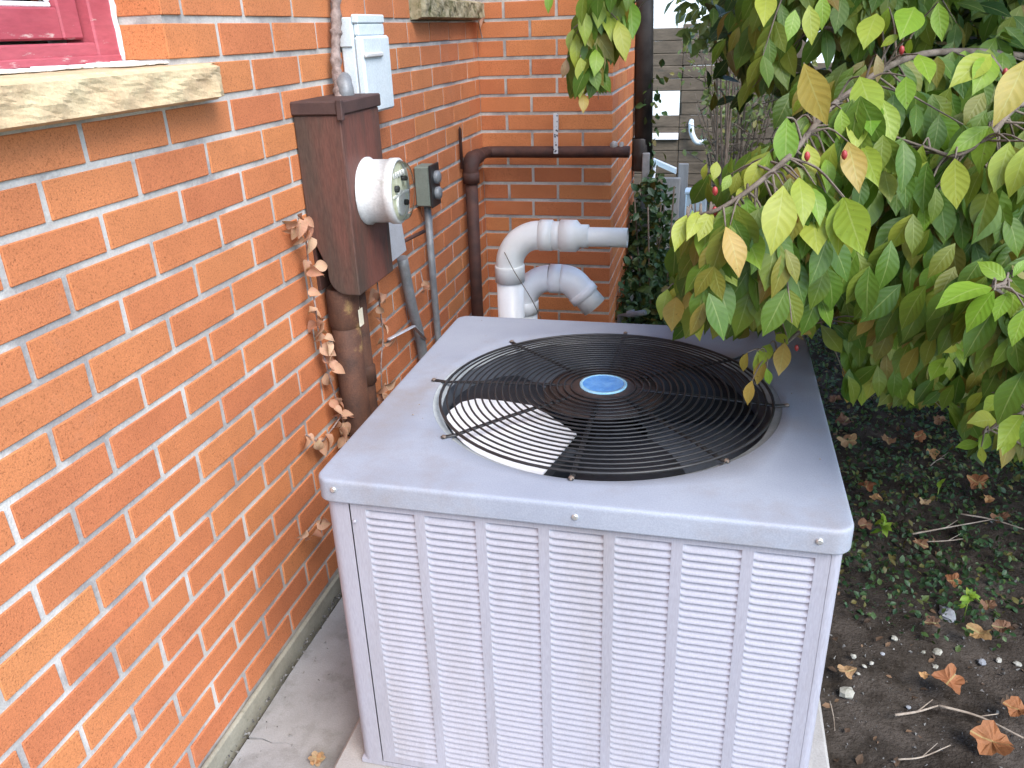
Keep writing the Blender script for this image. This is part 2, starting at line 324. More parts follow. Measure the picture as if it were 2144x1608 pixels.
M_DRYB = leaf_mat('brown_dry_leaf', [(0.0, (0.16, 0.075, 0.04)), (0.5, (0.22, 0.12, 0.06)), (1.0, (0.12, 0.06, 0.035))], False, 0.12, True, 0.7)
M_DRYT = leaf_mat('tan_dry_leaf', [(0.0, (0.30, 0.20, 0.11)), (0.5, (0.36, 0.19, 0.08)), (1.0, (0.26, 0.16, 0.07))], False, 0.12, True, 0.7)
M_VINELEAF = leaf_mat('withered_vine_leaf', [(0.0, (0.50, 0.30, 0.19)), (0.4, (0.42, 0.20, 0.13)), (0.7, (0.55, 0.38, 0.25)), (1.0, (0.36, 0.17, 0.11))], False, 0.2, True, 0.7)

# ------------------------------------------------------------------ leaf meshes (base at origin, tip at +Y, unit length)
def leaf_mesh(name, mat, wid=0.23, fold=0.25, curl=0.15, stations=8, wav=0.0, twist=0.0, tip=0.85, lobes=False, seed=0, ex=0.85):
    rr = random.Random(seed); vs_, fs, uv = [], [], []
    for i in range(stations + 1):
        t = i / stations
        wv = wid * (math.sin(math.pi * t ** tip) ** ex) * (1.0 - 0.25 * max(0.0, t - 0.75) / 0.25 if ex > 0.9 else 1.0) if 0 < t < 1 else 0.0
        if lobes: wv *= 1.0 + 0.30 * math.cos(t * 13)
        if i == stations: wv = 0.0
        zc = -curl * t * t + 0.04 * math.sin(t * 3)
        for sx in (-1, 0, 1):
            x = sx * wv; z = zc + fold * abs(x) + (wav * rr.uniform(-1, 1) if sx else 0) + twist * x * t
            vs_.append((x, t, z)); uv.append((float(sx) * (wv > 0), t))
    for i in range(stations):
        a = i * 3
        for k in (0, 1): fs.append((a + k, a + k + 1, a + k + 4, a + k + 3))
    me = bpy.data.meshes.new(name); me.from_pydata(vs_, [], fs); me.materials.append(mat)
    ul = me.uv_layers.new(name='UVMap')
    for lp in me.loops: ul.data[lp.index].uv = uv[lp.vertex_index]
    me.polygons.foreach_set('use_smooth', [True] * len(fs)); me.update(); return me
LEAFS = {k: [leaf_mesh('leaf', m, wid=wd, fold=fo, curl=cu, tip=tp, twist=tw, wav=0.010, seed=i, ex=1.08, stations=10) for i, (wd, fo, cu, tp, tw) in enumerate(
    [(0.235, 0.14, 0.10, 0.96, 0.1), (0.215, 0.22, 0.18, 1.0, -0.15), (0.245, 0.10, 0.05, 0.92, 0.2), (0.225, 0.18, 0.24, 1.02, 0.0), (0.205, 0.30, 0.12, 0.95, 0.2)])] for k, m in M_LEAF.items()}
def orient(y, n):
    y = Vector(y).normalized(); x = y.cross(Vector(n)).normalized(); z = x.cross(y)
    return Matrix((x, y, z)).transposed().to_quaternion()
def leaf_tris(mb, base, y, n, L, wid=0.24, fold=0.25):
    y = Vector(y).normalized(); x = y.cross(Vector(n)).normalized(); z = x.cross(y); b = Vector(base)
    c1 = b + y * (L * 0.38); c2 = b + y * (L * 0.72) - z * (L * 0.04)
    mb.add([b, c1 - x * (wid * L) + z * (fold * wid * L), c1, c1 + x * (wid * L) + z * (fold * wid * L), c2 - x * (wid * L * 0.75) + z * (fold * wid * L * 0.5), c2, c2 + x * (wid * L * 0.75) + z * (fold * wid * L * 0.5), b + y * L - z * (L * 0.1)],
           [(0, 2, 1), (0, 3, 2), (1, 2, 5, 4), (2, 3, 6, 5), (4, 5, 7), (5, 6, 7)], False)
def leaf_add(mb, y, base, n, L, var, proto):
    vs_, fs, uv = proto[var % len(proto)]
    y = Vector(y).normalized(); x = y.cross(Vector(n)).normalized(); z = x.cross(y); b = Vector(base)
    k = len(mb.v); mb.v.extend(b + x * (p[0] * L) + y * (p[1] * L) + z * (p[2] * L) for p in vs_)
    mb.f.extend(tuple(i + k for i in f) for f in fs); mb.sm.extend([True] * len(fs)); mb.luv = getattr(mb, 'luv', []); mb.luv.extend(uv)
def proto_of(me): 
    vs_ = [tuple(v.co) for v in me.vertices]; uv = [None] * len(vs_); d = me.uv_layers[0].data
    for lp in me.loops: uv[lp.vertex_index] = tuple(d[lp.index].uv)
    return vs_, [tuple(p.vertices) for p in me.polygons], uv
def build_leaves(mb, name, mat, parent):
    o = mb.build(name, mat, parent, fix=False); ul = o.data.uv_layers.new(name='UVMap'); idx = [0] * len(o.data.loops); o.data.loops.foreach_get('vertex_index', idx)
    ul.data.foreach_set('uv', [c for i in idx for c in mb.luv[i]]); return o
PROTO_HI = [proto_of(m) for m in LEAFS['g']]
PROTO_LO = [proto_of(leaf_mesh('leaf', M_LEAF['g'], wid=wd, fold=fo, curl=cu, tip=tp, stations=5, ex=1.08, seed=i)) for i, (wd, fo, cu, tp) in enumerate([(0.235, 0.16, 0.12, 0.96), (0.21, 0.3, 0.25, 1.0), (0.245, 0.12, 0.05, 0.92)])]
def rvec(): 
    while True:
        v = Vector((U(-1, 1), U(-1, 1), U(-1, 1)))
        if 0.05 < v.length < 1: return v.normalized()

# ================================================================== SETTING
g = MB(); g.add([(-150, -150, -0.09), (150, -150, -0.09), (150, 200, -0.09), (-150, 200, -0.09)], [(0, 1, 2, 3)])
tag(g.build('ground', M_LAWN, fix=False), kind='structure')
def hgt(x, y):
    return 0.010 * math.sin(x * 7.1 + y * 3.3) + 0.008 * math.sin(x * 15.7 - y * 12.1) + 0.006 * math.sin(x * 31 + y * 27) + 0.012 * math.sin(y * 2.3 + x)
g = MB(); nx, ny = 130, 200; X0, X1, Y0, Y1 = -0.2, 6.0, -1.0, 7.6
for j in range(ny + 1):
    for i in range(nx + 1):
        x = X0 + (X1 - X0) * (i / nx) ** 1.3; y = Y0 + (Y1 - Y0) * (j / ny)
        k = min(1.0, max(0.0, (x - 1.21) / 0.15)) if y < 2.05 else 1.0
        g.v.append(Vector((x, y, (-0.022 + (hgt(x, y) + U(-0.004, 0.004) + 0.01) * k))))
g.f = [(j * (nx + 1) + i, j * (nx + 1) + i + 1, (j + 1) * (nx + 1) + i + 1, (j + 1) * (nx + 1) + i) for j in range(ny) for i in range(nx)]; g.sm = [True] * len(g.f)
tag(g.build('soil', M_SOIL, fix=False), kind='structure')
# concrete strip between the wall and the pad, with a crack
g = MB(); crack = [(0.028, 1.090), (0.06, 1.096), (0.085, 1.091), (0.115, 1.098), (0.15, 1.094)]
g.prism([(0.028, -2.0), (0.40, -2.0), (0.40, 1.66), (0.030, 1.66), (0.026, 1.3), (0.028, 1.0965)] + [(x, y + 0.0045 * (1 - i / 4)) for i, (x, y) in enumerate(crack)][1:4] + crack[::-1], 2, -0.06, 0.0)
tag(g.build('path', M_CONC), kind='structure')

# ------------------------------------------------------------------ house
CH, BR = 0.0677, 0.2032; ZL = lambda k: 1.3317 - k * CH
YB, XC, YE = 3.249, 0.524, 4.22
house = thing('brick_house', (0, 1.5, 0), 'orange brick house with pale mortar, its wall jutting out beyond the meter', 'house')
W1 = (0.36, 1.304, 1.3317, 2.5); W2 = (2.54, 3.19, 1.4674, 2.5)     # window openings (y0, y1, z0, z1) in the wall x = 0
g = MB(); TH = 0.25; ZT = 2.9
def wallbox(y0, y1, z0, z1): g.box(-TH, -0.0024, y0, y1, z0, z1)
wallbox(-2.5, W1[0] - 0.0016, 0, ZT); wallbox(W1[1] + 0.0024, W2[0] - 0.0024, 0, ZT); wallbox(W2[1] + 0.0024, YB - 0.001, 0, ZT)
for (a, b, c, d) in (W1, W2): wallbox(a - 0.0014, b + 0.0014, 0, c - 0.068); wallbox(a - 0.0014, b + 0.0014, d + 0.0016, ZT)
g.box(-TH, XC - 0.0024, YB + 0.0024, YE - 0.004, 0, ZT)
wall = g.build('wall', M_MORTAR, house)
g = MB(); g.cbox(0.0, 0.012, -2.5, YB - 0.002, -0.05, 0.045, 0.004, 0); g.cbox(0.0125, XC, YB - 0.012, YB + 0.004, -0.05, 0.045, 0.004, 0); g.cbox(XC - 0.004, XC + 0.011, YB, YE, -0.05, 0.045, 0.004, 0)
g.build('foundation', M_PARGE, house)
MJ = 0.0120                                                        # joint width
bricks = []                                                        # (face, x0, x1, y0, y1, z0, z1)
def holes(face, a, b, z0, z1):
    if face != 'L': return [(a, b)]
    out = [(a, b)]
    for (h0, h1, c, d) in ((W1[0], W1[1], W1[2], W1[3]), (0.30, 1.40, 1.264, 1.3317), (W2[0], W2[1], W2[2], W2[3]), (2.515, 3.225, 1.3994, 1.4674)):
        if z1 > c + 0.01 and z0 < d - 0.01:
            nxt = []
            for (p, q) in out:
                if q <= h0 or p >= h1: nxt.append((p, q)); continue
                if p < h0 - 0.03: nxt.append((p, h0 - 0.004))
                if q > h1 + 0.03: nxt.append((h1 + (0.004 if c < 1.3 else 0.0), q))
            out = nxt
    return out
for k in range(-22, 19):
    z1, z0 = ZL(k) - MJ / 2, ZL(k + 1) + MJ / 2; odd = k % 2
    y = -2.5 + ((0.044 if odd else 0.145) - (-2.5)) % BR - BR
    while y < YB:
        for (a, b) in holes('L', max(y + MJ / 2, -2.49), min(y + BR - MJ / 2, YB - 0.002), z0, z1):
            if b - a > 0.02: bricks.append(('L', -0.09, 0.0, a, b, z0, z1))
        y += BR
    for (a, b) in ([(0.0, 0.201), (0.211, 0.404), (0.414, XC)] if odd else [(0.0, 0.100), (0.110, 0.303), (0.313, XC)]):
        bricks.append(('B', a, b, YB, YB + 0.09, z0, z1))
    y = YB + (0.10 if not odd else 0.205)
    if odd:                                                        # header shown on the front, stretcher on the side
        bricks[-1] = ('B', 0.414, XC, YB, YB + 0.195, z0, z1)
    while y < YE:
        bricks.append(('S', XC - 0.09, XC, y, min(y + BR - MJ, YE), z0, z1)); y += BR
def blocked(p):                                                    # hidden behind the condenser
    d = CAM - p; t0, t1 = 0.0, 1.0
    for a, lo, hi in ((0, 0.312, 1.138), (1, 1.04, 1.87), (2, 0.0, 0.69)):
        if abs(d[a]) < 1e-9: continue
        q0, q1 = (lo - p[a]) / d[a], (hi - p[a]) / d[a]; t0 = max(t0, min(q0, q1)); t1 = min(t1, max(q0, q1))
    return t0 < t1
def shows(b):
    f, x0, x1, y0, y1, z0, z1 = b; pts = []
    for yy in (y0 + 0.01, y1 - 0.01):
        for zz in (z0, z1):
            pts.append(Vector((x1, yy, zz)) if f != 'B' else Vector((x0 if yy < y0 + 0.02 else x1, y0, zz)))
    ok = False
    for p in pts:
        u, v, d = proj(p)
        if d > 0.05 and -5 < u < 2150 and -5 < v < 1615 and not blocked(p): ok = True
    if f == 'S' and z1 < 0.45: ok = False
    return ok
vis = [b for b in bricks if shows(b)]
vis.sort(key=lambda b: (Vector(((b[1] + b[2]) / 2, (b[3] + b[4]) / 2, (b[5] + b[6]) / 2)) - CAM).length / math.sqrt((b[4] - b[3]) if b[0] != 'B' else (b[2] - b[1])))
single = set(id(b) for b in vis[:299])
cache = {}; joined = MB()
for b in bricks:
    f, x0, x1, y0, y1, z0, z1 = b
    if id(b) in single:
        key = (round(x1 - x0, 3), round(y1 - y0, 3), rnd.randrange(4))
        if key not in cache:
            q = MB(); hx, hy, hz = (x1 - x0) / 2, (y1 - y0) / 2, (z1 - z0) / 2
            q.cbox(-hx, hx, -hy, hy, -hz, hz, 0.0013, 0.0006); cache[key] = q.mesh('brick', M_BRICK, Vector())[0]
        inst('brick', cache[key], house, ((x0 + x1) / 2 + U(0.0, 0.0016), (y0 + y1) / 2, (z0 + z1) / 2 + U(-0.0008, 0.0008)))
    else:
        joined.cbox(x0, x1, y0, y1, z0, z1, 0.0013, 0.0006)
o = joined.build('brickwork', M_BRICKS, house, fix=False); o['kind'] = 'stuff'
# window sills: rock-faced stone
def sill(y0, y1, z0, z1, x1, mat, seed):
    rr = random.Random(seed); q = MB(); n, m = 90, 14; x_in = -0.10
    for i in range(n + 1):
        y = y0 + (y1 - y0) * i / n; e = min(1.0, min(i, n - i) / 2.0)
        prof = [(x_in, z1 + 0.0), (x1 - 0.012, z1 - 0.003)]
        for j in range(m + 1):
            t = j / m; ph = 0.42 + 0.22 * math.sin(y * 21 + seed) + 0.12 * math.sin(y * 53); bulge = (0.004 + (0.0012 if t < ph else 0.0)) * e + (0.0018 * math.sin(y * 43 + t * 5 + seed) + 0.0012 * math.sin(y * 97 - t * 9)) * e * (0.3 + 0.7 * math.sin(math.pi * t)) + rr.uniform(-0.0007, 0.0007)
            prof.append((x1 - 0.012 + 0.009 + bulge - (0.012 if j in (0, m) else 0) - (1 - e) * 0.004, z1 - 0.005 - (z1 - z0 - 0.007) * t))
        prof += [(x1 - 0.02, z0), (x_in, z0)]
        for p in prof: q.v.append(Vector((p[0], y, p[1])))
    c = m + 5
    for i in range(n):
        for j in range(c - 1): q.f.append((i * c + j, i * c + j + 1, (i + 1) * c + j + 1, (i + 1) * c + j)); q.sm.append(False)
    q.f.append(tuple(range(c))); q.f.append(tuple(n * c + j for j in range(c))[::-1]); q.sm += [False, False]
    return q.build('window_sill', mat, house)
tag(sill(0.305, 1.392, 1.2655, 1.3300, 0.045, M_STONE, 1), 'tan rock-faced stone sill under the red window')
tag(sill(2.518, 3.222, 1.4020, 1.4660, 0.042, M_STONE2, 4), 'mossy grey-brown stone sill near the corner')
# red window, lower right corner in view
XW = -0.088
def window(y0, y1, z0, z1, label):
    fr = MB()
    fr.cbox(XW - 0.06, XW, y1 - 0.060, y1 - 0.004, z0 + 0.004, z1, 0.003); fr.cbox(XW - 0.06, XW, y0 + 0.004, y0 + 0.06, z0 + 0.004, z1, 0.003)
    fr.cbox(XW - 0.06, XW - 0.0005, y0 + 0.06, y1 - 0.0605, z0 + 0.004, z0 + 0.036, 0.003); fr.cbox(XW - 0.06, XW - 0.0005, y0 + 0.06, y1 - 0.0605, z1 - 0.05, z1, 0.003)
    fr.cbox(XW - 0.010, XW + 0.004, y0 + 0.01, y1 - 0.01, z0 + 0.003, z0 + 0.016, 0.002)
    f = fr.build('window_frame', M_RED, house); tag(f, label)
    s = MB(); a, b, c, d = y0 + 0.064, y1 - 0.064, z0 + 0.041, z1 - 0.055
    s.cbox(XW - 0.05, XW - 0.018, b - 0.045, b, c, d, 0.003); s.cbox(XW - 0.05, XW - 0.018, a, a + 0.045, c, d, 0.003)
    s.cbox(XW - 0.05, XW - 0.0185, a + 0.045, b - 0.0455, c, c + 0.047, 0.003); s.cbox(XW - 0.05, XW - 0.0185, a + 0.045, b - 0.0455, d - 0.045, d, 0.003)
    s.build('sash', M_RED, f)
    s = MB(); t = 0.005
    for (p, q, r_, e) in ((a + 0.045, b - 0.045, c + 0.047, c + 0.055), (a + 0.045, b - 0.045, d - 0.053, d - 0.045), (a + 0.045, a + 0.053, c + 0.055, d - 0.053), (b - 0.053, b - 0.045, c + 0.055, d - 0.053)):
        s.cbox(XW - 0.036, XW - 0.0285, p, q, r_, e, 0.002)
    s.build('putty', M_CAULK, f)
    s = MB(); s.box(XW - 0.040, XW - 0.0365, a + 0.045, b - 0.045, c + 0.047, d - 0.045); s.build('pane', M_GLASS, f)
    s = MB(); s.box(-0.24, -0.235, y0, y1, z0 - 0.06, z1); s.build('room_backing', M_ROOM, f)  # backing sheet that stands for the dim room behind the glass
    cb = MB(); rr = random.Random(3); pts = [(XW + 0.001, y1 - 0.004 + rr.uniform(-0.0015, 0.0015), z0 + 0.006 + i * 0.012) for i in range(int((z1 - z0) / 0.012))]
    cb.tube(pts, [rr.uniform(0.0035, 0.0065) for _ in pts], 6); cb.build('caulk_bead', M_CAULK, f)
    return f
window(*W1, 'dark red painted wooden window frame with peeling paint'); window(*W2, None)
g = MB()
for i in range(48):                                                # uneven paint scraps and mortar along the stool
    y = 0.36 + i * 0.0196
    if y > 1.30: break
    g.cbox(XW + 0.003, XW + 0.036 + U(-0.006, 0.01), y, y + 0.0192, 1.3305, 1.3345 + U(0, 0.003), 0.001, 0.0008)
for i in range(6): g.cbox(XW + 0.02 + U(0, 0.01), -0.004 + U(-0.01, 0.0), 1.295 - i * 0.02, 1.3125 - i * 0.02, 1.3302, 1.333 + U(0, 0.002), 0.001, 0.0006)
g.build('paint_strip', M_FLAKE, house)
g = MB(); g.prism([(-0.6, ZT + 0.35), (-0.6, ZT + 0.30), (0.42, ZT - 0.08), (0.42, ZT - 0.03)], 1, -2.7, YB); g.box(-0.3, 0.40, -2.7, YB - 0.001, ZT - 0.09, ZT - 0.082)
g.prism([(-0.6, ZT + 0.36), (-0.6, ZT + 0.31), (XC + 0.42, ZT - 0.08), (XC + 0.42, ZT - 0.03)], 1, YB + 0.001, YE + 0.3)
g.build('roof', M_ROOF, house)

# ------------------------------------------------------------------ condenser unit
AX0, AX1, AY0, AY1, AZ0, AZT = 0.316, 1.134, 1.045, 1.862, 0.052, 0.700
ac = thing('air_conditioner', (0.725, 1.45, AZ0), 'beige louvred outdoor air conditioner with a round black fan grille on top', 'air conditioner')
g = MB(); g.cbox(0.262, 1.207, 0.90, 1.95, -0.05, 0.049, 0.006, 0.001)
tag(g.build('concrete_pad', M_PAD), 'pale concrete slab under the air conditioner', 'slab')
YF = AY0
LX0, LP, LW = 0.3895, 0.1034, 0.0862; ZR0, RP, NR = 0.6445, 0.0134, 42
zb = ZR0 - NR * RP
def roundpost(x, y, sx, sy, r=0.022, x_in=0.045, y_in=0.045):
    # corner post with a rounded outer edge: from the front face inwards round to the side
    pts = [(x + sx * x_in, y)]
    for i in range(9):
        a = math.pi / 2 * i / 8; pts.append((x + sx * (r - r * math.sin(a)), y + sy * (r - r * math.cos(a))))
    pts.append((x, y + sy * y_in)); inner = [(p[0] + sx * 0.0, p[1]) for p in pts]
    return pts
def sheet(mb, pts, z0, z1, th=0.0015):
    n = len(pts); vs_ = [(p[0], p[1], z0) for p in pts] + [(p[0], p[1], z1) for p in pts]
    mb.add(vs_, [(i, i + 1, n + i + 1, n + i) for i in range(n - 1)], True)
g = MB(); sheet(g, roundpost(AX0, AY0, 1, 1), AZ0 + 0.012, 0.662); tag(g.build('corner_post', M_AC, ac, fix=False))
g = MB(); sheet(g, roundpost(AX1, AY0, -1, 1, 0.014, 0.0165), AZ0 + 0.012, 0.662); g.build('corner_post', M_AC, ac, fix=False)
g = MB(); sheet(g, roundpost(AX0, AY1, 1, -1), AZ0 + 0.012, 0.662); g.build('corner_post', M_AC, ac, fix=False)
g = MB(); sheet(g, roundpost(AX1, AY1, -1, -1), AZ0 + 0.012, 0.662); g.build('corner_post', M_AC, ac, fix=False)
g = MB()                                                           # front panel: margins and ribs between the louvre columns
xs = 0.3632; xe = AX1 - 0.0170
for i in range(8):
    a = xs if i == 0 else LX0 + (i - 1) * LP + LW; b = LX0 + i * LP if i < 7 else xe
    g.box(a, b, YF, YF + 0.0015, zb - 0.0005, ZR0 + 0.0003)
g.box(xs, xe, YF, YF + 0.0015, ZR0 + 0.0003, 0.661); g.box(xs, xe, YF, YF + 0.0015, AZ0 + 0.014, zb - 0.0005)
g.box(xs, xs + 0.0015, YF + 0.0015, YF + 0.012, AZ0 + 0.014, 0.661)
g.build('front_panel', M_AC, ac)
def slat_mesh():
    q = MB(); ux = [0, 0.035, 0.075, 0.13, 0.3, 0.5, 0.7, 0.87, 0.925, 0.965, 1]; vz = [-0.10, 0.0, 0.22, 0.6, 1.0]
    for v in vz:
        for u in ux:
            e = min(u, 1 - u) * LW / 0.010; e = min(1.0, e); e = math.sqrt(max(0, 1 - (1 - e) ** 2))
            d = (0.0105 * max(0.0, v - 0.10) - 0.0016 * max(0.0, 1 - 2.2 * abs(v - 0.05))) * e
            hz = RP * (v if v > 0 else v * e) 
            q.v.append(Vector((u * LW, d, hz)))
    n = len(ux); q.f = [(j * n + i, j * n + i + 1, (j + 1) * n + i + 1, (j + 1) * n + i) for j in range(len(vz) - 1) for i in range(n - 1)]; q.sm = [True] * len(q.f)
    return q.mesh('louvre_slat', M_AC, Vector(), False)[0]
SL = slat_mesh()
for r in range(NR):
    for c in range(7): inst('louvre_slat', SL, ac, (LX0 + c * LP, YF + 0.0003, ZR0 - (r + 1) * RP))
for (name, b) in (('side_panel', (AX0, AX0 + 0.0015, AY0 + 0.0455, AY1 - 0.0455)), ('side_panel', (AX1 - 0.0015, AX1, AY0 + 0.0455, AY1 - 0.0455)), ('back_panel', (AX0 + 0.0455, AX1 - 0.0455, AY1 - 0.0015, AY1))):
    g = MB(); g.box(b[0], b[1], b[2], b[3], AZ0 + 0.014, 0.661); 
    for i in range(38):                                            # pressed louvres
        z = 0.10 + i * RP
        if name == 'side_panel': g.prism([(b[0] - (0.004 if b[0] < 0.5 else 0), z), (b[1] + (0.004 if b[0] > 0.5 else 0), z), ((b[0] + b[1]) / 2, z + 0.008)], 1, b[2] + 0.03, b[3] - 0.03)
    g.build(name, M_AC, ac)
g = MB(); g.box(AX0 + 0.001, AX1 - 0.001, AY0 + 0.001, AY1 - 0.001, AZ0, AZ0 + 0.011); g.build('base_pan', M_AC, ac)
g = MB(); t = 0.03                                                 # dark coil behind the louvres, open on top
g.box(AX0 + t, AX1 - t, AY0 + t, AY0 + t + 0.02, AZ0 + 0.012, 0.64); g.box(AX0 + t, AX1 - t, AY1 - t - 0.02, AY1 - t, AZ0 + 0.012, 0.64)
g.box(AX0 + t, AX0 + t + 0.02, AY0 + t + 0.0205, AY1 - t - 0.0205, AZ0 + 0.012, 0.64); g.box(AX1 - t - 0.02, AX1 - t, AY0 + t + 0.0205, AY1 - t - 0.0205, AZ0 + 0.012, 0.64)
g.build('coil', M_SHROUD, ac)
# lid: rounded square with a round hole
FC = Vector((0.731, 1.449, 0)); FR = 0.338
g = MB(); NT = 160; lx0, lx1, ly0, ly1, cr = 0.3055, 1.145, 1.0365, 1.872, 0.030
def rsq(th, inset):
    dx, dy = math.cos(th), math.sin(th); a0, a1, b0, b1 = lx0 + inset, lx1 - inset, ly0 + inset, ly1 - inset; r = max(cr - inset, 0.004)
    t = min((((a1 if dx > 0 else a0) - FC.x) / dx) if abs(dx) > 1e-9 else 1e9, (((b1 if dy > 0 else b0) - FC.y) / dy) if abs(dy) > 1e-9 else 1e9)
    p = Vector((FC.x + dx * t, FC.y + dy * t)); cx = min(max(p.x, a0 + r), a1 - r); cy = min(max(p.y, b0 + r), b1 - r)
    d = Vector((p.x - cx, p.y - cy))
    if (p.x < a0 + r or p.x > a1 - r) and (p.y < b0 + r or p.y > b1 - r) and d.length > r: p = Vector((cx, cy)) + d.normalized() * r
    return p
# angles denser at the corners
angs = []
for cxn, cyn in ((lx1, ly1), (lx0, ly1), (lx0, ly0), (lx1, ly0)):
    angs.append(math.atan2(cyn - FC.y, cxn - FC.x) % (2 * math.pi))
TH_ = sorted([2 * math.pi * i / NT for i in range(NT)] + [(a + d) % (2 * math.pi) for a in angs for d in (-0.028, -0.02, -0.012, -0.004, 0.004, 0.012, 0.02, 0.028)])
rings = []
for (ins, z) in ((0.0012, 0.6585), (0.0, 0.660), (0.0, 0.6615), (0.0, 0.6915), (0.0002, 0.6955), (0.0012, 0.6980), (0.0028, 0.6994), (0.0048, 0.700), (0.011, 0.700)): rings.append([(rsq(th, ins).x, rsq(th, ins).y, z) for th in TH_])
for t in (0.35, 0.75): rings.append([((1 - t) * rsq(th, 0.011).x + t * (FC.x + FR * math.cos(th)), (1 - t) * rsq(th, 0.011).y + t * (FC.y + FR * math.sin(th)), 0.700) for th in TH_])
for (r, z) in ((FR, 0.700), (FR - 0.0015, 0.6985)): rings.append([(FC.x + r * math.cos(th), FC.y + r * math.sin(th), z) for th in TH_])
n = len(TH_)
for R_ in rings: g.v.extend(Vector(p) for p in R_)
g.f = [(i * n + k, i * n + (k + 1) % n, (i + 1) * n + (k + 1) % n, (i + 1) * n + k) for i in range(len(rings) - 1) for k in range(n)]; g.sm = [True] * len(g.f)
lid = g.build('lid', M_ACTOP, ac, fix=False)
lm = lid.data
g = MB(); rr_ = [(FR - 0.0015, 0.6985), (FR - 0.004, 0.6935), (FR - 0.016, 0.6905), (FR - 0.019, 0.686), (FR - 0.020, 0.56)]
g.lathe((FC.x, FC.y, 0), (0, 0, 1), rr_[:4], 96, capend=False); g.build('orifice_ring', M_RINGGREY, ac, fix=False)
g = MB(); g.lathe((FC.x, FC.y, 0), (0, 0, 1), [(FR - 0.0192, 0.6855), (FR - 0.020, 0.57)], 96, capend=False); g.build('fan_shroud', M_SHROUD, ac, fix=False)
g = MB(); g.lathe((FC.x, FC.y, 0), (0, 0, 1), [(0.335, 0.600), (0.12, 0.612), (0.09, 0.612)], 64, capend=False); g.build('slate_disc', M_SHROUD, ac, fix=False)  # added disc; its slate tone stands for the sky-lit surfaces between the blades
def dome(r): return 0.7045 + 0.013 * max(0.0, 1 - (r / 0.33) ** 2)
NRG = 20
for i in range(NRG):
    r = 0.064 + (0.322 - 0.064) * i / (NRG - 1); g = MB(); pts = [(FC.x + r * math.cos(a), FC.y + r * math.sin(a), dome(r)) for a in [2 * math.pi * k / 72 for k in range(73)]]
    g.tube(pts, 0.0020 if i < NRG - 1 else 0.003, 6, caps=False); g.build('grille_ring', M_BLACK, ac, center=Vector((FC.x, FC.y, dome(r))))
SP = [(905, 796), (925, 917), (1195, 1005), (1525, 968), (1652, 850), (1560, 745), (1310, 697), (1070, 715)]
for (px, py) in SP:
    e = on_z(px, py, 0.702); e = Vector((e.x, e.y, 0)); d = (e - FC).normalized(); L = (e - FC).length
    pts = [FC + d * r + Vector((0, 0, dome(r) - 0.0045)) for r in [0.05 + (0.325 - 0.05) * k / 10 for k in range(11)]] + [FC + d * L + Vector((0, 0, 0.7030))]
    g = MB(); g.tube(pts, 0.0048, 8, flat=0.55); s_ = g.build('grille_spoke', M_BLACK, ac)
    g = MB(); g.lathe(FC + d * (L - 0.004) + Vector((0, 0, 0.7015)), (0, 0, 1), [(0.0048, 0), (0.0048, 0.003), (0.003, 0.0048)], 8); g.build('spoke_screw', M_RUSTSCREW, s_)
g = MB(); zc = dome(0.0)
g.lathe((FC.x, FC.y, 0), (0, 0, 1), [(0.118, zc - 0.0185), (0.114, zc - 0.0085), (0.062, zc - 0.002), (0.050, zc + 0.001), (0.045, zc + 0.0012)], 48); g.build('motor_cap', M_HUB, ac)
g = MB(); g.lathe((FC.x, FC.y, 0), (0, 0, 1), [(0.0465, zc + 0.0014), (0.0465, zc + 0.004), (0.0405, zc + 0.0046), (0.0405, zc + 0.0040)], 48, capend=False); bd = g.build('badge', M_BADGERIM, ac)
g = MB(); g.lathe((FC.x, FC.y, 0), (0, 0, 1), [(0.0404, zc + 0.0018), (0.0404, zc + 0.0042)], 48); g.build('badge_face', M_BADGE, bd)
g = MB(); g.lathe((FC.x, FC.y, 0), (0, 0, 1), [(0.085, 0.45), (0.085, 0.60), (0.06, 0.615)], 32); g.build('fan_motor', M_DARK, ac)
for ang in (287, 47, 167):
    g = MB(); nr, na = 8, 8
    for i in range(nr + 1):
        r = 0.06 + 0.25 * i / nr; hw = math.radians(24 + 5 * math.sin(math.pi * i / nr)); sk = math.radians(-6 * i / nr)
        for j in range(na + 1):
            a = math.radians(ang) + sk + hw * (2 * j / na - 1); s_ = (2 * j / na - 1)
            g.v.append(Vector((FC.x + r * math.cos(a), FC.y + r * math.sin(a), 0.655 + 0.014 * s_ - 0.006 * s_ * s_)))
    g.f = [(i * (na + 1) + j, i * (na + 1) + j + 1, (i + 1) * (na + 1) + j + 1, (i + 1) * (na + 1) + j) for i in range(nr) for j in range(na)]; g.sm = [True] * len(g.f)
    g.build('fan_blade', M_BLADE, ac, fix=False)
g = MB(); wedge = [(FC.x + r * math.cos(math.radians(a)), FC.y + r * math.sin(math.radians(a))) for (r, a) in [(0.145, 258), (0.135, 196), (0.20, 187), (0.255, 185), (0.285, 189), (0.303, 196)] + [(0.311, 201 + 5.7 * k) for k in range(11)]]  # white wedge added under the rings, filling the pale sector between two blades
g.prism(wedge, 2, 0.676, 0.680); g.cbox(0.50, 0.64, 1.315, 1.33, 0.6802, 0.683, 0.001)
tag(g.build('white_wedge', M_WHITE, ac), 'white wedge-shaped plate just under the grille')
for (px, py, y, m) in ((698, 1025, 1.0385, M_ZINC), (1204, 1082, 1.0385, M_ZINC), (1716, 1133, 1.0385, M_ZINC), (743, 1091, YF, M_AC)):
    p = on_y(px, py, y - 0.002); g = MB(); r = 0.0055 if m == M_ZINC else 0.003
    g.lathe(p, (0, -1, 0), [(r, -0.001), (r, 0.0018), (r * 0.6, 0.0035)], 8); g.build('screw', m, ac)

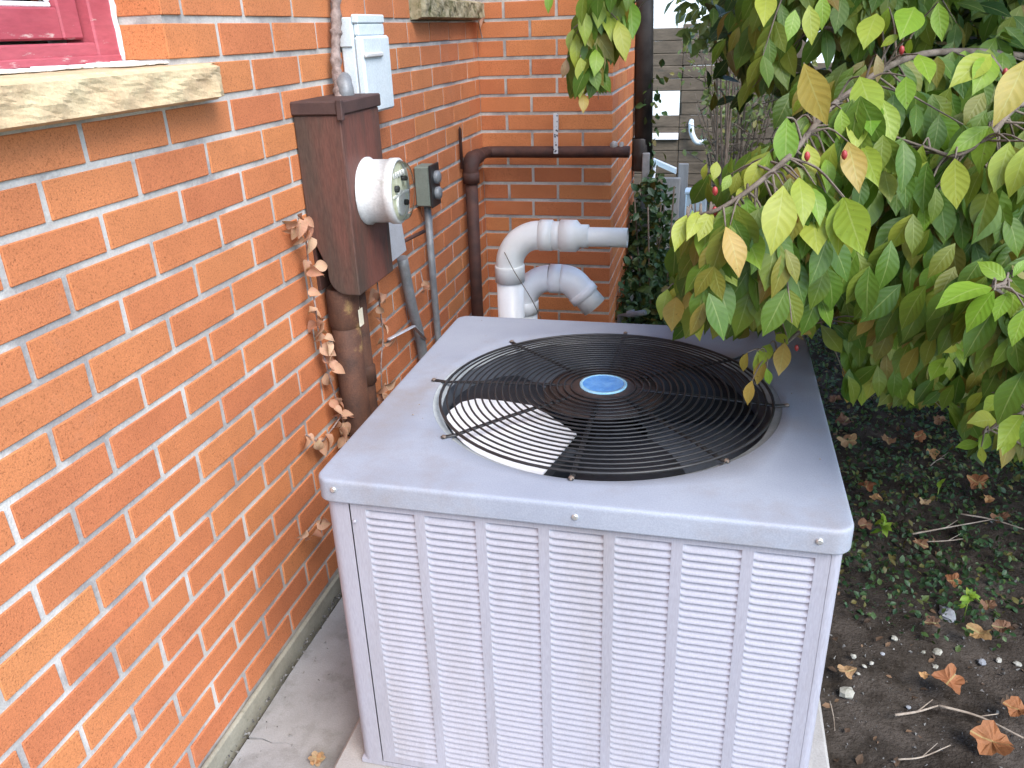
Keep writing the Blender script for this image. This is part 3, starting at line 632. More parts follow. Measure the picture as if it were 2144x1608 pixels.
db = MB()
for _ in range(46):
    x, y = U(lx0 + 0.02, lx1 - 0.02), U(ly0 + 0.02, ly1 - 0.02)
    if (Vector((x, y, 0)) - FC).length < FR + 0.012: continue
    r = U(0.0008, 0.0026); p = Vector((x, y, 0.7 + r * 0.5)); a = [p + rvec() * r for _ in range(4)]; db.add(a, [(0, 1, 2), (0, 2, 3), (0, 3, 1), (1, 3, 2)])
tag(db.build('dirt_crumbs', M_TWIG, fix=False), 'brown crumbs of plant dirt lying on the condenser lid', None, None, 'stuff')
# ------------------------------------------------------------------ meter box on the wall
mb_ = thing('electric_meter_box', (0.06, 1.82, 0.80), 'brown oxidised electric meter box with a white round meter jutting from its front', 'meter')
BX, BY0, BY1, BZ0, BZ1 = 0.115, 1.705, 1.925, 0.795, 1.235
prof = [(0.002, BZ1 - 0.03), (0.002, 0.955)]
prof += [(0.012, 0.925), (0.028, 0.885), (0.038, 0.855)]
for i in range(6):
    a = math.pi / 2 * i / 5; prof.append((0.038 + 0.045 * (1 - math.cos(a)), 0.84 - 0.045 * math.sin(a)))
prof += [(BX, BZ0), (BX, BZ1 - 0.03)]
g = MB(); g.prism(prof, 1, BY0, BY1); hb = g.build('housing', M_BOX, mb_)
bv = hb.modifiers.new('edge', 'BEVEL'); bv.width = 0.003; bv.segments = 2; bv.limit_method = 'ANGLE'; bv.angle_limit = 0.6
g = MB(); g.cbox(0.001, 0.010, BY0 + 0.01, BY1 - 0.01, 0.80, 0.965, 0.001); g.build('back_plate', M_RUSTDK, mb_)
g = MB(); g.cbox(0.0, BX + 0.006, BY0 - 0.006, BY1 + 0.006, BZ1 - 0.029, BZ1, 0.003); g.cbox(BX - 0.004, BX + 0.010, BY0 - 0.010, BY0 + 0.004, BZ1 - 0.040, BZ1 + 0.003, 0.002)
g.build('cap', M_BOXCAP, mb_)
mc = Vector((BX, 1.815, 1.022)); ax = Vector((1, 0.07, 0)).normalized()
g = MB(); g.lathe(mc, ax, [(0.079, -0.004), (0.079, 0.006), (0.0735, 0.010), (0.0735, 0.058), (0.0765, 0.060), (0.0765, 0.078), (0.073, 0.081), (0.070, 0.081), (0.070, 0.068)], 48, capend=False); col = g.build('meter_collar', M_COLLAR, mb_)
g = MB(); g.lathe(mc, ax, [(0.0695, 0.062), (0.0695, 0.077)], 48); g.build('dial', M_DIAL, mb_)
g = MB(); c2 = mc + ax * 0.079
for (dy, dz, r, h) in ((-0.030, 0.010, 0.008, 0.012), (0.026, 0.026, 0.006, 0.012), (0.020, -0.030, 0.007, 0.014)):
    g.lathe(c2 + Vector((0, dy, dz)), ax, [(r, -0.004), (r, h * 0.7), (r * 0.7, h * 0.7 + 0.002)], 12)
g.build('dial_post', M_DARK, mb_)
g = MB()
for k in range(5): g.lathe(c2 + Vector((0.0, -0.032 + 0.016 * k, 0.040)), ax, [(0.0065, -0.004), (0.0065, 0.002)], 12)
g.cbox(c2.x - 0.004, c2.x + 0.004, c2.y - 0.05, c2.y + 0.05, c2.z - 0.010, c2.z - 0.004, 0.001); g.lathe(c2 + Vector((0, 0, -0.028)), ax, [(0.030, -0.004), (0.030, 0.003)], 24); g.build('meter_works', M_COLLAR, mb_)
g = MB(); g.lathe(mc, ax, [(0.0688, 0.080), (0.068, 0.090), (0.064, 0.096), (0.05, 0.099), (0.03, 0.100), (0.002, 0.1002)], 48, capend=False); g.build('glass_dome', M_DOME, mb_, fix=False)
g = MB(); e0 = on_x(712, 222, 0.05); g.tube(spline([(0.06, 1.87, 1.23), (0.06, 1.87, 1.248), (0.05, 1.885, 1.264), (0.035, 1.92, 1.266)], 6), 0.019, 12); g.build('conduit_elbow', M_GALV, mb_)
g = MB(); g.tube([(0.045, 1.752, 0.80), (0.045, 1.752, 0.0)], 0.036, 18); g.lathe((0.045, 1.752, 0.70), (0, 0, 1), [(0.037, 0), (0.040, 0.01), (0.040, 0.09), (0.037, 0.1)], 18, capend=False); g.build('riser_pipe', M_RUST, mb_)
g = MB(); g.tube([(0.035, 1.848, 0.80), (0.035, 1.848, 0.0)], 0.026, 16); g.lathe((0.035, 1.848, 0.50), (0, 0, 1), [(0.0262, 0), (0.031, 0.004), (0.031, 0.05), (0.0262, 0.054)], 16, capend=False); g.build('riser_pipe', M_RUST, mb_)
tg = on_x(756, 664, 0.085); g = MB(); g.cbox(tg.x - 0.001, tg.x + 0.001, tg.y - 0.012, tg.y + 0.012, tg.z - 0.022, tg.z + 0.022, 0.0006); g.tube([(tg.x, tg.y, tg.z + 0.02), (0.07, tg.y - 0.01, 0.80)], 0.0012, 5)
g.build('seal_tag', surf('cream_tag', (0.62, 0.56, 0.42), (0.72, 0.66, 0.52), 0.7), mb_)
# conduit with its pull box
cw = thing('conduit', (0.025, 2.24, 0.0), 'grey steel conduit with a pale pull box on top, just beyond the meter box', 'conduit')
g = MB(); pc = [on_x(842, 540, 0.030), on_x(862, 640, 0.028), on_x(884, 735, 0.026), (0.026, 2.36, 0.0)]
g.tube(spline(pc, 6), 0.0165, 14); g.build('pipe', M_GALV, cw)
a, b, c_, d = on_x(812, 464, 0.06), on_x(840, 462, 0.06), on_x(851, 524, 0.06), on_x(820, 549, 0.06)
g = MB(); g.prism([(a.y, a.z), (b.y, b.z), (c_.y, c_.z), (d.y, d.z)], 0, 0.008, 0.06); g.build('pull_box', M_PLATE, cw)
s0, s1 = on_x(822, 712, 0.02), on_x(880, 709, 0.03)
g = MB(); g.tube([(0.004, s0.y, s0.z), (0.02, s0.y + 0.03, s0.z + 0.004), (0.047, (s0.y + s1.y) / 2 + 0.01, s0.z + 0.006), (0.045, s1.y, s1.z), (0.01, s1.y + 0.02, s1.z)], 0.008, 8, flat=0.35); g.build('strap', M_PLATE, cw)
a, b = on_x(846, 505, 0.03), on_x(888, 484, 0.03); g = MB(); g.tube([a, b], 0.006, 8); g.build('cross_pipe', M_RUSTDK, cw)
ob = thing('outlet_box', (0.03, 2.47, 0.86), 'small grey-green outlet box with two round knobs on a thin steel conduit', 'outlet box')
g = MB(); g.cbox(0.002, 0.052, 2.432, 2.508, 0.858, 0.982, 0.004); g.build('body', M_GREYBOX, ob)
g = MB(); g.cbox(0.0525, 0.060, 2.428, 2.512, 0.854, 0.986, 0.002); g.build('cover', M_BLACK, ob)
for z in (0.945, 0.895): g = MB(); g.lathe((0.060, 2.47, z), (1, 0, 0), [(0.020, 0), (0.021, 0.010), (0.016, 0.015), (0.004, 0.016)], 16); g.build('receptacle_cover', M_GALV, ob)
g = MB(); p0 = on_x(897, 430, 0.025); p1 = on_x(918, 695, 0.025); g.tube([(0.025, 2.472, 0.86), (0.025, 2.474, 0.62), (0.025, 2.482, 0.42), (0.025, 2.49, 0.0)], 0.0115, 12); g.build('conduit', M_GALV, ob)

# white service enclosure above the meter box
wb = thing('service_box', (0.05, 2.0, 1.22), 'pale blue-white plastic cable service box on the bricks above the meter', 'service box')
y0, y1 = 1.995, 2.165
g = MB(); g.cbox(0.002, 0.038, y0, y1, 1.215, 1.405, 0.004); g.build('back_box', M_PALEBLUE, wb)
g = MB(); g.cbox(0.0385, 0.062, y0 - 0.004, y1 + 0.006, 1.18, 1.362, 0.006); g.build('cover', M_PALEBLUE, wb)
g = MB(); g.cbox(0.0385, 0.052, y0 + 0.002, y1, 1.3625, 1.390, 0.003); g.cbox(0.036, 0.054, y0 - 0.002, y1 + 0.002, 1.3905, 1.411, 0.003); g.build('top_hood', M_PALEBLUE, wb)
g = MB(); g.cbox(0.002, 0.035, y0 - 0.005, y0 - 0.0005, 1.338, 1.4045, 0.002); g.build('side_flap', M_PALEBLUE, wb)
g = MB(); g.cbox(0.0622, 0.070, y0 - 0.006, y0 + 0.11, 1.312, 1.323, 0.003); g.build('latch', M_COLLAR, wb)

# rusty pipe in the corner
gp = thing('rusty_pipe', (0.035, 2.97, 0.0), 'dark rusty pipe rising in the corner and running along the back bricks', 'pipe')
YP = 3.19; v0 = Vector((0.035, 2.955, 0.905))
g = MB(); g.tube([(0.035, 2.935, 0.0), (0.035, 2.95, 0.875)], 0.0235, 16); g.build('vertical_pipe', M_RUSTDK, gp)
g = MB(); g.tube(spline([(0.035, 2.95, 0.865), (0.035, 2.955, 0.905), (0.035, 2.985, 0.925), (0.035, 3.06, 0.925)], 6), [0.029] * 7 + [0.031] * 6 + [0.028] * 6, 16); g.lathe((0.035, 2.951, 0.862), (0, 0, 1), [(0.031, -0.02), (0.031, 0.02)], 16, capstart=True); g.build('elbow', M_RUSTDK, gp)
pe = on_y(1318, 318, YP)
g = MB(); g.tube(spline([(0.035, 3.05, 0.925), (0.037, 3.15, 0.925), (0.075, YP, 0.922), (0.30, YP, 0.922), (pe.x, YP, pe.z)], 6), 0.022, 16); g.build('horizontal_pipe', M_RUSTDK, gp)
g = MB(); g.tube([(0.012, 2.915, 0.90), (0.012, 2.915, 1.04)], 0.006, 8); g.lathe((0.012, 2.915, 1.04), (0, 0, 1), [(0.006, 0), (0.001, 0.01)], 8); g.build('ground_rod', M_RUSTDK, gp)
a, b = on_y(1163, 237, YP - 0.028), on_y(1163, 322, YP - 0.028)
g = MB(); g.cbox(a.x - 0.009, a.x + 0.009, YP - 0.029, YP - 0.027, b.z, a.z, 0.0008); g.build('hanger_strap', M_STRAP, gp)
a = on_y(1285, 305, YP); g = MB(); g.lathe(a, (0.2, -0.2, 1), [(0.014, -0.01), (0.016, 0.004), (0.008, 0.016)], 8); g.lathe(a + Vector((0.03, 0, 0.004)), (0.2, 0.2, 1), [(0.008, -0.01), (0.009, 0.004), (0.004, 0.01)], 8); g.build('mortar_dab', M_MORTAR, gp)

# PVC vents
def pvc(y, pts_px, r, mat, name, label):
    pass
Y1p = 2.50
pv = thing('vent_pipe', (0.31, Y1p, 0.0), 'taller white plastic vent pipe with an elbow and a narrower open end pointing right', 'vent pipe')
cx = (on_y(1071, 640, Y1p).x + on_y(1067, 575, Y1p).x) / 2; zt = on_y(1165, 493, Y1p).z; r1 = 0.0445
zc0 = on_y(1066, 588, Y1p).z; zc1 = on_y(1066, 556, Y1p).z
g = MB(); g.tube([(cx, Y1p, 0.0), (cx, Y1p, zc0 + 0.01)], r1, 28); g.build('riser', M_PVC2, pv)
re = zt - zc1
g = MB(); g.lathe((cx, Y1p, zc0), (0, 0, 1), [(r1, -0.001), (r1 + 0.0048, 0), (r1 + 0.0048, zc1 - zc0 - 0.002), (r1 + 0.004, zc1 - zc0 + 0.002), (r1, zc1 - zc0 + 0.002)], 28, capend=False)
xb = cx + re
g.tube([(cx, Y1p, zc1)] + arc((cx + re, Y1p, zc1), (-1, 0, 0), (0, 0, 1), re, 0.02, math.pi / 2, 14), r1 + 0.001, 28, caps=False)
xh0, xh1 = on_y(1122, 493, Y1p).x, on_y(1157, 493, Y1p).x
g.lathe((xb - 0.001, Y1p, zt), (1, 0, 0), [(r1 + 0.001, 0), (r1 + 0.0048, 0.001), (r1 + 0.0048, xh1 - xb), (r1, xh1 - xb + 0.001)], 28, capend=False); g.build('elbow', M_PVC, pv)
x2, x3, x4, x5 = on_y(1173, 493, Y1p).x, on_y(1207, 493, Y1p).x, on_y(1232, 493, Y1p).x, on_y(1314, 493, Y1p).x
g = MB(); g.tube([(xh1 - 0.01, Y1p, zt), (x2 + 0.01, Y1p, zt)], r1, 28); g.build('stub', M_PVC, pv)
g = MB(); r2 = 0.0305; g.lathe((x2, Y1p, zt), (1, 0, 0), [(r1, 0), (r1 + 0.006, 0.001), (r1 + 0.006, x3 - x2), (r2 + 0.006, x3 - x2 + 0.012), (r2 + 0.006, x4 - x2), (r2, x4 - x2 + 0.001)], 28, capend=False); g.build('reducer', M_PVC, pv)
g = MB(); g.lathe((x4 - 0.01, Y1p, zt - 0.002), (1, 0, 0), [(r2, 0), (r2, x5 - x4 + 0.01), (r2 - 0.004, x5 - x4 + 0.01), (r2 - 0.004, 0.02)], 28, capend=False); g.build('outlet', M_PVC, pv)
Y2p = 2.60
p2 = thing('vent_pipe', (0.34, Y2p, 0.0), 'lower white plastic vent pipe bent down to the right behind the taller one', 'vent pipe')
cx2 = on_y(1098, 640, Y2p).x; zc2 = on_y(1100, 628, Y2p).z; zt2 = on_y(1150, 583, Y2p).z; re2 = zt2 - zc2 + 0.012
g = MB(); g.tube([(cx2, Y2p, 0.0), (cx2, Y2p, zc2 - 0.002)], 0.0445, 24); g.lathe((cx2, Y2p, zc2 - 0.045), (0, 0, 1), [(0.0445, 0), (0.0495, 0.001), (0.0495, 0.043), (0.0445, 0.045)], 24, capend=False); g.build('riser', M_PVC2, p2)
g = MB(); g.tube(arc((cx2 + re2, Y2p, zc2 - 0.012), (-1, 0, 0), (0, 0, 1), re2, 0.0, math.pi / 2, 12), 0.0455, 28, caps=False)
q0 = Vector((cx2 + re2, Y2p, zt2)); xq = on_y(1176, 583, Y2p).x
g.lathe(q0, (1, 0, 0), [(0.0455, 0), (0.0495, 0.001), (0.0495, xq - q0.x), (0.0445, xq - q0.x + 0.001)], 28, capend=False); g.build('elbow', M_PVC2, p2)
tip = on_y(1243, 640, Y2p); kk = Vector((on_y(1195, 590, Y2p).x, Y2p, zt2)); dn = (tip - kk); dn.y = 0; L2 = dn.length; dn.normalize()
g = MB(); pth = [Vector((xq, Y2p, zt2))] + bend((xq, Y2p, zt2), kk, kk + dn * 0.1, 8, r=min(0.045, kk.x - xq))
g.tube(pth + [kk + dn * 0.055], 0.049, 28, caps=False); g.lathe(kk + dn * 0.05, dn, [(0.049, 0), (0.0515, 0.001), (0.0515, 0.028), (0.0445, 0.0285)], 28, capend=False); g.build('bend', M_PVC2, p2)
g = MB(); g.lathe(kk + dn * 0.06, dn, [(0.044, 0), (0.044, L2 - 0.055), (0.040, L2 - 0.055), (0.040, 0.03)], 28, capend=False); g.build('outlet', M_PVC, p2)
a, b = on_y(1056, 528, Y1p - 0.055), on_y(1112, 625, Y1p - 0.07)
g = MB(); g.tube(spline([a, a.lerp(b, 0.4) + Vector((0, -0.004, -0.004)), b, b + Vector((0.03, 0.02, -0.08))], 5), 0.0014, 5); tag(g.build('twig', M_BARK), 'thin dark twig leaning against the taller white vent pipe', 'twig')

# downspout
ds = thing('downspout', (0.572, 4.10, 0.5), 'dark round downspout hanging at the end of the brick wall', 'downspout')
g = MB(); a = on_y(1349, 0, 4.1); b = on_y(1347, 350, 4.1)
top = a + (a - b).normalized() * 1.3
g.tube([b, a, top], 0.043, 20, caps=True); g.build('pipe', M_DOWN, ds)
g = MB(); g.lathe(b + Vector((-0.01, 0, 0.06)), (0.05, 0, -1), [(0.044, -0.08), (0.047, -0.075), (0.049, 0.07), (0.044, 0.075)], 20, capend=False); g.build('shoe', M_DOWN, ds)
g = MB(); a, b = on_y(1353, 320, 4.05), on_y(1353, 470, 4.05); g.cbox(a.x - 0.018, a.x + 0.018, 4.035, 4.065, 0.0, a.z, 0.004); tag(g.build('drain_post', M_GALV), 'grey square post standing under the downspout', 'post')

# ------------------------------------------------------------------ fence and the yard behind
YFN = 7.0
fn = thing('board_fence', (2.6, YFN, 0), 'weathered brown-grey fence of rough horizontal boards behind the shrub', 'fence')
PX = [0.30, 0.66, 1.5, 3.6, 5.6, 7.4]
for x in PX: g = MB(); g.cbox(x - 0.045, x + 0.045, YFN + 0.025, YFN + 0.115, -0.05, 1.36 if x < 1.6 else 1.07, 0.006, 0.002); g.build('post', M_WOOD, fn)
for s_ in range(5):
    for i in range(14):
        z = 0.03 + i * 0.0935
        if s_ == 0 and i in (7, 8) or s_ >= 2 and i >= 11: continue
        g = MB(); tl = U(-0.006, 0.006); g.cbox(PX[s_] - 0.04 + U(0, 0.01), PX[s_ + 1] - 0.045 + U(0, 0.008), YFN + U(-0.008, 0.0), YFN + 0.022, z + U(-0.002, 0.0), z + 0.0915 + U(-0.001, 0.001), 0.006, 0.0015); g.build('board', M_WOOD, fn)
wh = thing('white_building', (2, 14.6, 0), 'bright white sided building beyond the fence', 'building')
for i in range(16):
    g = MB(); z = 0.0 + i * 0.18; g.prism([(14.0 - 0.005, z), (14.0, z + 0.182), (14.05, z + 0.182), (14.05, z)], 0, -3, 6.5); g.build('siding_board', M_SIDING, wh)
g = MB(); g.box(-3, 6.5, 14.06, 19, -0.05, 2.9); g.build('wall', M_SIDING, wh)
g = MB(); g.prism([(13.6, 2.9), (16.5, 4.6), (19.4, 2.9), (19.4, 2.82), (13.6, 2.82)], 0, -3.3, 6.8); g.build('roof', M_ROOF, wh)
# clutter by the fence
a, b = on_y(1366, 286, 6.97), on_y(1420, 286, 6.97); g = MB(); g.cbox(a.x - 0.1, b.x, 6.968, 6.991, a.z - 0.026, a.z + 0.026, 0.003); tag(g.build('rail', M_WHITE), 'white horizontal rail fixed to the fence below its gap', 'rail')
a, b = on_y(1368, 333, 5.2), on_y(1416, 354, 5.0); d = (b - a); g = MB()
g.add([a, b, b + Vector((0, 0, -0.03)), a + Vector((0, 0, -0.03)), a + Vector((0, 0.05, 0.0)), b + Vector((0, 0.05, 0)), b + Vector((0, 0.05, -0.03)), a + Vector((0, 0.05, -0.03))], [(0, 1, 2, 3), (4, 7, 6, 5), (0, 4, 5, 1), (3, 2, 6, 7), (0, 3, 7, 4), (1, 5, 6, 2)])
g.tube([a + Vector((0.01, 0.03, -0.02)), (a.x - 0.02, 5.25, 0.0)], 0.008, 6); tag(g.build('metal_strip', M_WHITE), 'shiny white metal strip slanting down beside the downspout', 'strip')
g = MB(); pts = [on_y(1447, 258, 6.93), on_y(1449, 280, 6.93), on_y(1460, 298, 6.93), on_y(1480, 296, 6.93)]; g.tube(spline(pts, 5), 0.022, 8); g.tube([pts[0], pts[0] + Vector((0, 0.06, 0.01))], 0.02, 8); tag(g.build('bent_pipe', M_PALEBLUE), 'pale bent pipe fixed to the face of the board fence', 'pipe')
for (px, y, zt_, wd, m, lab) in ((1402, 5.0, 0.52, 0.05, M_WOODGREY, 'weathered grey plank standing beyond the ivy'), (1378, 4.9, 0.42, 0.022, M_GALV, 'thin grey stake beside the standing grey plank'), (1425, 6.2, 0.42, 0.035, M_WOODGREY, 'short grey post close in front of the fence boards')):
    p = on_y(px, 470, y); g = MB(); g.cbox(p.x - wd, p.x + wd, y, y + 0.03, 0.0, zt_, 0.004, 0.002); tag(g.build('plank', m), lab, 'plank')
p = on_y(1458, 415, 6.0); g = MB(); g.cbox(p.x - 0.075, p.x + 0.075, 5.95, 6.08, 0.0, p.z + 0.035, 0.01); g.cbox(p.x - 0.082, p.x + 0.082, 5.94, 6.09, p.z + 0.036, p.z + 0.06, 0.006); tag(g.build('storage_bin', M_PALEBLUE), 'pale blue-grey lidded bin on the ground near the fence', 'bin')
a = on_z(1320, 663, 0.25); p = on_y(1325, 655, 2.9)
g = MB(); g.tube([(p.x - 0.05, 2.9, 0.0), (p.x - 0.05, 2.9, p.z - 0.012), (p.x, 2.88, p.z), (p.x + 0.05, 2.86, p.z + 0.018)], [0.008, 0.008, 0.011, 0.010], 8); g.lathe((p.x - 0.02, 2.89, p.z - 0.004), (1, 0, 0.3), [(0.013, 0), (0.014, 0.015), (0.013, 0.03)], 8); tag(g.build('spigot', M_GALV), 'small dull metal spigot behind the air conditioner', 'spigot')

# ------------------------------------------------------------------ vegetation
# ivy at the foot of the wall end
def leaf_mass(name, mat, n, fn_pos, L0, L1, label, cat, stuff_part=None, updir=0.5, parent=None):
    q = MB()
    for _ in range(n):
        p = fn_pos()
        if p is None: continue
        d = rvec() + Vector((0, 0, -0.35)); nn = rvec() + Vector((0, -0.4, updir)); leaf_tris(q, p, d, nn, U(L0, L1))
    return q
def ellip(c, r, hollow=0.0):
    def f():
        while True:
            v = Vector((U(-1, 1), U(-1, 1), U(-1, 1)))
            if hollow <= v.length <= 1.0: return Vector((c[0] + v.x * r[0], c[1] + v.y * r[1], max(0.01, c[2] + v.z * r[2])))
    return f
iv = thing('ivy_bush', (0.68, 3.95, 0), 'dark ivy bush at the foot of the brick corner below the downspout', 'ivy')
q = MB()
for (c, r, n) in (((0.68, 3.72, 0.16), (0.20, 0.34, 0.24), 1200), ((0.64, 3.98, 0.40), (0.12, 0.18, 0.34), 900), ((0.95, 3.75, 0.10), (0.35, 0.45, 0.18), 1000), ((0.62, 4.06, 0.95), (0.07, 0.06, 0.30), 45)):
    f = ellip(c, r)
    for _ in range(n): leaf_tris(q, f(), rvec() + Vector((0, 0, -0.4)), rvec() + Vector((0.2, -0.5, 0.6)), U(0.025, 0.055), 0.32)
o = q.build('foliage', M_COVER, iv, fix=False); o['kind'] = 'stuff'
q = MB()
for k in range(9): x, y = U(0.58, 0.9), U(3.65, 4.0); q.tube(spline([(x, y, -0.02), (x + U(-.03, .03), y, 0.25), (x + U(-0.06, 0.03), y + 0.08, U(0.4, 0.7))], 4), 0.004, 5)
q.build('stem', M_BARK, iv)
# twiggy bush in front of the fence
tb = thing('twiggy_bush', (1.02, 5.6, 0), 'half-bare twiggy bush with sparse small leaves in front of the fence', 'bush')
q = MB(); tips = []
for k in range(34):
    a = U(0, 6.28); sp = U(0.05, 0.42); h = U(0.7, 1.45); b0 = Vector((1.05 + U(-.06, .06), 5.6 + U(-.06, .06), -0.02)); e = b0 + Vector((math.cos(a) * sp, math.sin(a) * sp * 0.6, h))
    path = spline([b0, b0.lerp(e, 0.5) + Vector((U(-.04, .04), 0, 0.06)), e], 4); q.tube(path, [0.009 * (1 - i / len(path) * 0.8) for i in range(len(path))], 5)
    for j in range(4):
        s0 = path[rnd.randrange(3, len(path))]; d = (Vector((U(-1, 1), U(-1, 1), U(0, 1)))).normalized(); e2 = s0 + d * U(0.08, 0.22); q.tube([s0, e2], [0.0035, 0.0015], 4); tips += [e2, s0.lerp(e2, 0.6)]
q.build('stem', M_BARK, tb)
q = MB()
for t in tips:
    for _ in range(4 if t.z > 0.75 else 1): leaf_tris(q, t + rvec() * 0.04, rvec() + Vector((0, 0, -0.4)), rvec() + Vector((0, -0.4, 0.5)), U(0.03, 0.06), 0.28)
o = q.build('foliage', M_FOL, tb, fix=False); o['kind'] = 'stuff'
# dark evergreens closing the yard on the right
def shrub(name, c, r, n, label, mat, L=(0.05, 0.10), hollow=0.45, tr=0.03):
    t = thing(name, (c[0], c[1], 0), label, 'shrub'); q = MB(); f = ellip(c, r, hollow)
    lob = [(rvec(), U(0.75, 1.12)) for _ in range(9)]
    for _ in range(n):
        p = f(); d = (p - Vector(c)); dn_ = d.normalized(); k = max([0.8] + [s for (v, s) in lob if v.dot(dn_) > 0.75]); p = Vector(c) + d * k; p.z = max(p.z, 0.02)
        leaf_tris(q, p, rvec() + Vector((0, 0, -0.3)) + dn_ * 0.6, rvec() + dn_ * 0.8 + Vector((0, 0, 0.5)), U(*L), 0.26)
    o = q.build('foliage', mat, t, fix=False); o['kind'] = 'stuff'
    q = MB()
    for k in range(6):
        e = Vector(c) + Vector((U(-.5, .5) * r[0], U(-.5, .5) * r[1], U(0, 0.5) * r[2])); q.tube(spline([(c[0] + U(-.08, .08), c[1] + U(-.08, .08), -0.03), (c[0] + (e.x - c[0]) * 0.4, c[1] + (e.y - c[1]) * 0.4, e.z * 0.5), e], 5), [tr * (1 - 0.075 * i) for i in range(11)], 6)
    q.build('trunk', M_BARK, t); return t
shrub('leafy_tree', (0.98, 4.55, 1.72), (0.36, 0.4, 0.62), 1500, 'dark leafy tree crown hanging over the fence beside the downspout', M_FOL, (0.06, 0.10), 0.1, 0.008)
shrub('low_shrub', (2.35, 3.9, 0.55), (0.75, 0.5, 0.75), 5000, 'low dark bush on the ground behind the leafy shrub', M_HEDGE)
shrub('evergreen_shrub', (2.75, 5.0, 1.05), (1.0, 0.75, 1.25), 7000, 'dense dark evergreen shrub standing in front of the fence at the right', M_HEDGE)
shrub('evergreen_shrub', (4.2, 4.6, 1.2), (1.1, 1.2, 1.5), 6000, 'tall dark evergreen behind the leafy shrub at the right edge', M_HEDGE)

# --- the leafy shrub whose branches hang over the air conditioner
bush = thing('leafy_shrub', (2.55, 2.5, 0), 'yellow-green leafy shrub with red berries, its branches hanging over the air conditioner', 'shrub')
limbs = [
    [(2550, 250, 1.95), (2250, 140, 1.6), (1960, 110, 1.35), (1770, 200, 1.15), (1650, 330, 1.06), (1520, 430, 1.05), (1440, 455, 1.08)],
    [(2550, -80, 2.1), (2200, -90, 1.8), (1880, -60, 1.5), (1620, -40, 1.42), (1400, -60, 1.5), (1270, -20, 1.55), (1222, 120, 1.6)],
    [(2600, 420, 1.7), (2320, 500, 1.25), (2150, 575, 1.04), (2078, 602, 1.0)],
    [(2550, 180, 1.7), (2300, 180, 1.35), (2144, 215, 1.15), (2075, 280, 1.1), (2000, 325, 1.1), (1930, 305, 1.14)],
    [(2550, 420, 2.3), (2250, 480, 2.05), (1960, 520, 1.8), (1740, 520, 1.52), (1560, 545, 1.45), (1440, 600, 1.5), (1405, 615, 1.52)],
    [(1960, 520, 1.8), (1780, 610, 1.6), (1680, 690, 1.46), (1610, 750, 1.4)],
    [(2550, 480, 2.5), (2250, 560, 2.2), (2000, 640, 1.9), (1890, 740, 1.78), (1835, 795, 1.7)],
    [(2550, 700, 1.9), (2300, 780, 1.6), (2150, 860, 1.38), (2060, 905, 1.3), (1900, 1, 1.3)][:4],
    [(2550, 20, 2.4), (2250, 20, 2.2), (1980, 40, 1.9), (1760, 60, 1.75), (1640, 40, 1.75)],
    [(2250, 560, 2.2), (2060, 640, 1.85), (1960, 660, 1.65), (1900, 640, 1.6)],
]
LP_ = [spline([at(*p) for p in l], 8) for l in limbs]
br = MB(); root = Vector((2.55, 2.5, -0.03))
for k, path in enumerate(LP_):
    n = len(path); br.tube(path, [0.0075 * (1 - 0.72 * i / n) for i in range(n)], 6)
    s0 = path[0]
    if k not in (5, 9):
        br.tube(spline([root + Vector((U(-.1, .1), U(-.1, .1), 0)), root.lerp(s0, 0.45) + Vector((0.12, 0.1, 0.25)), s0], 6), [0.022 - 0.0011 * i for i in range(13)], 7)
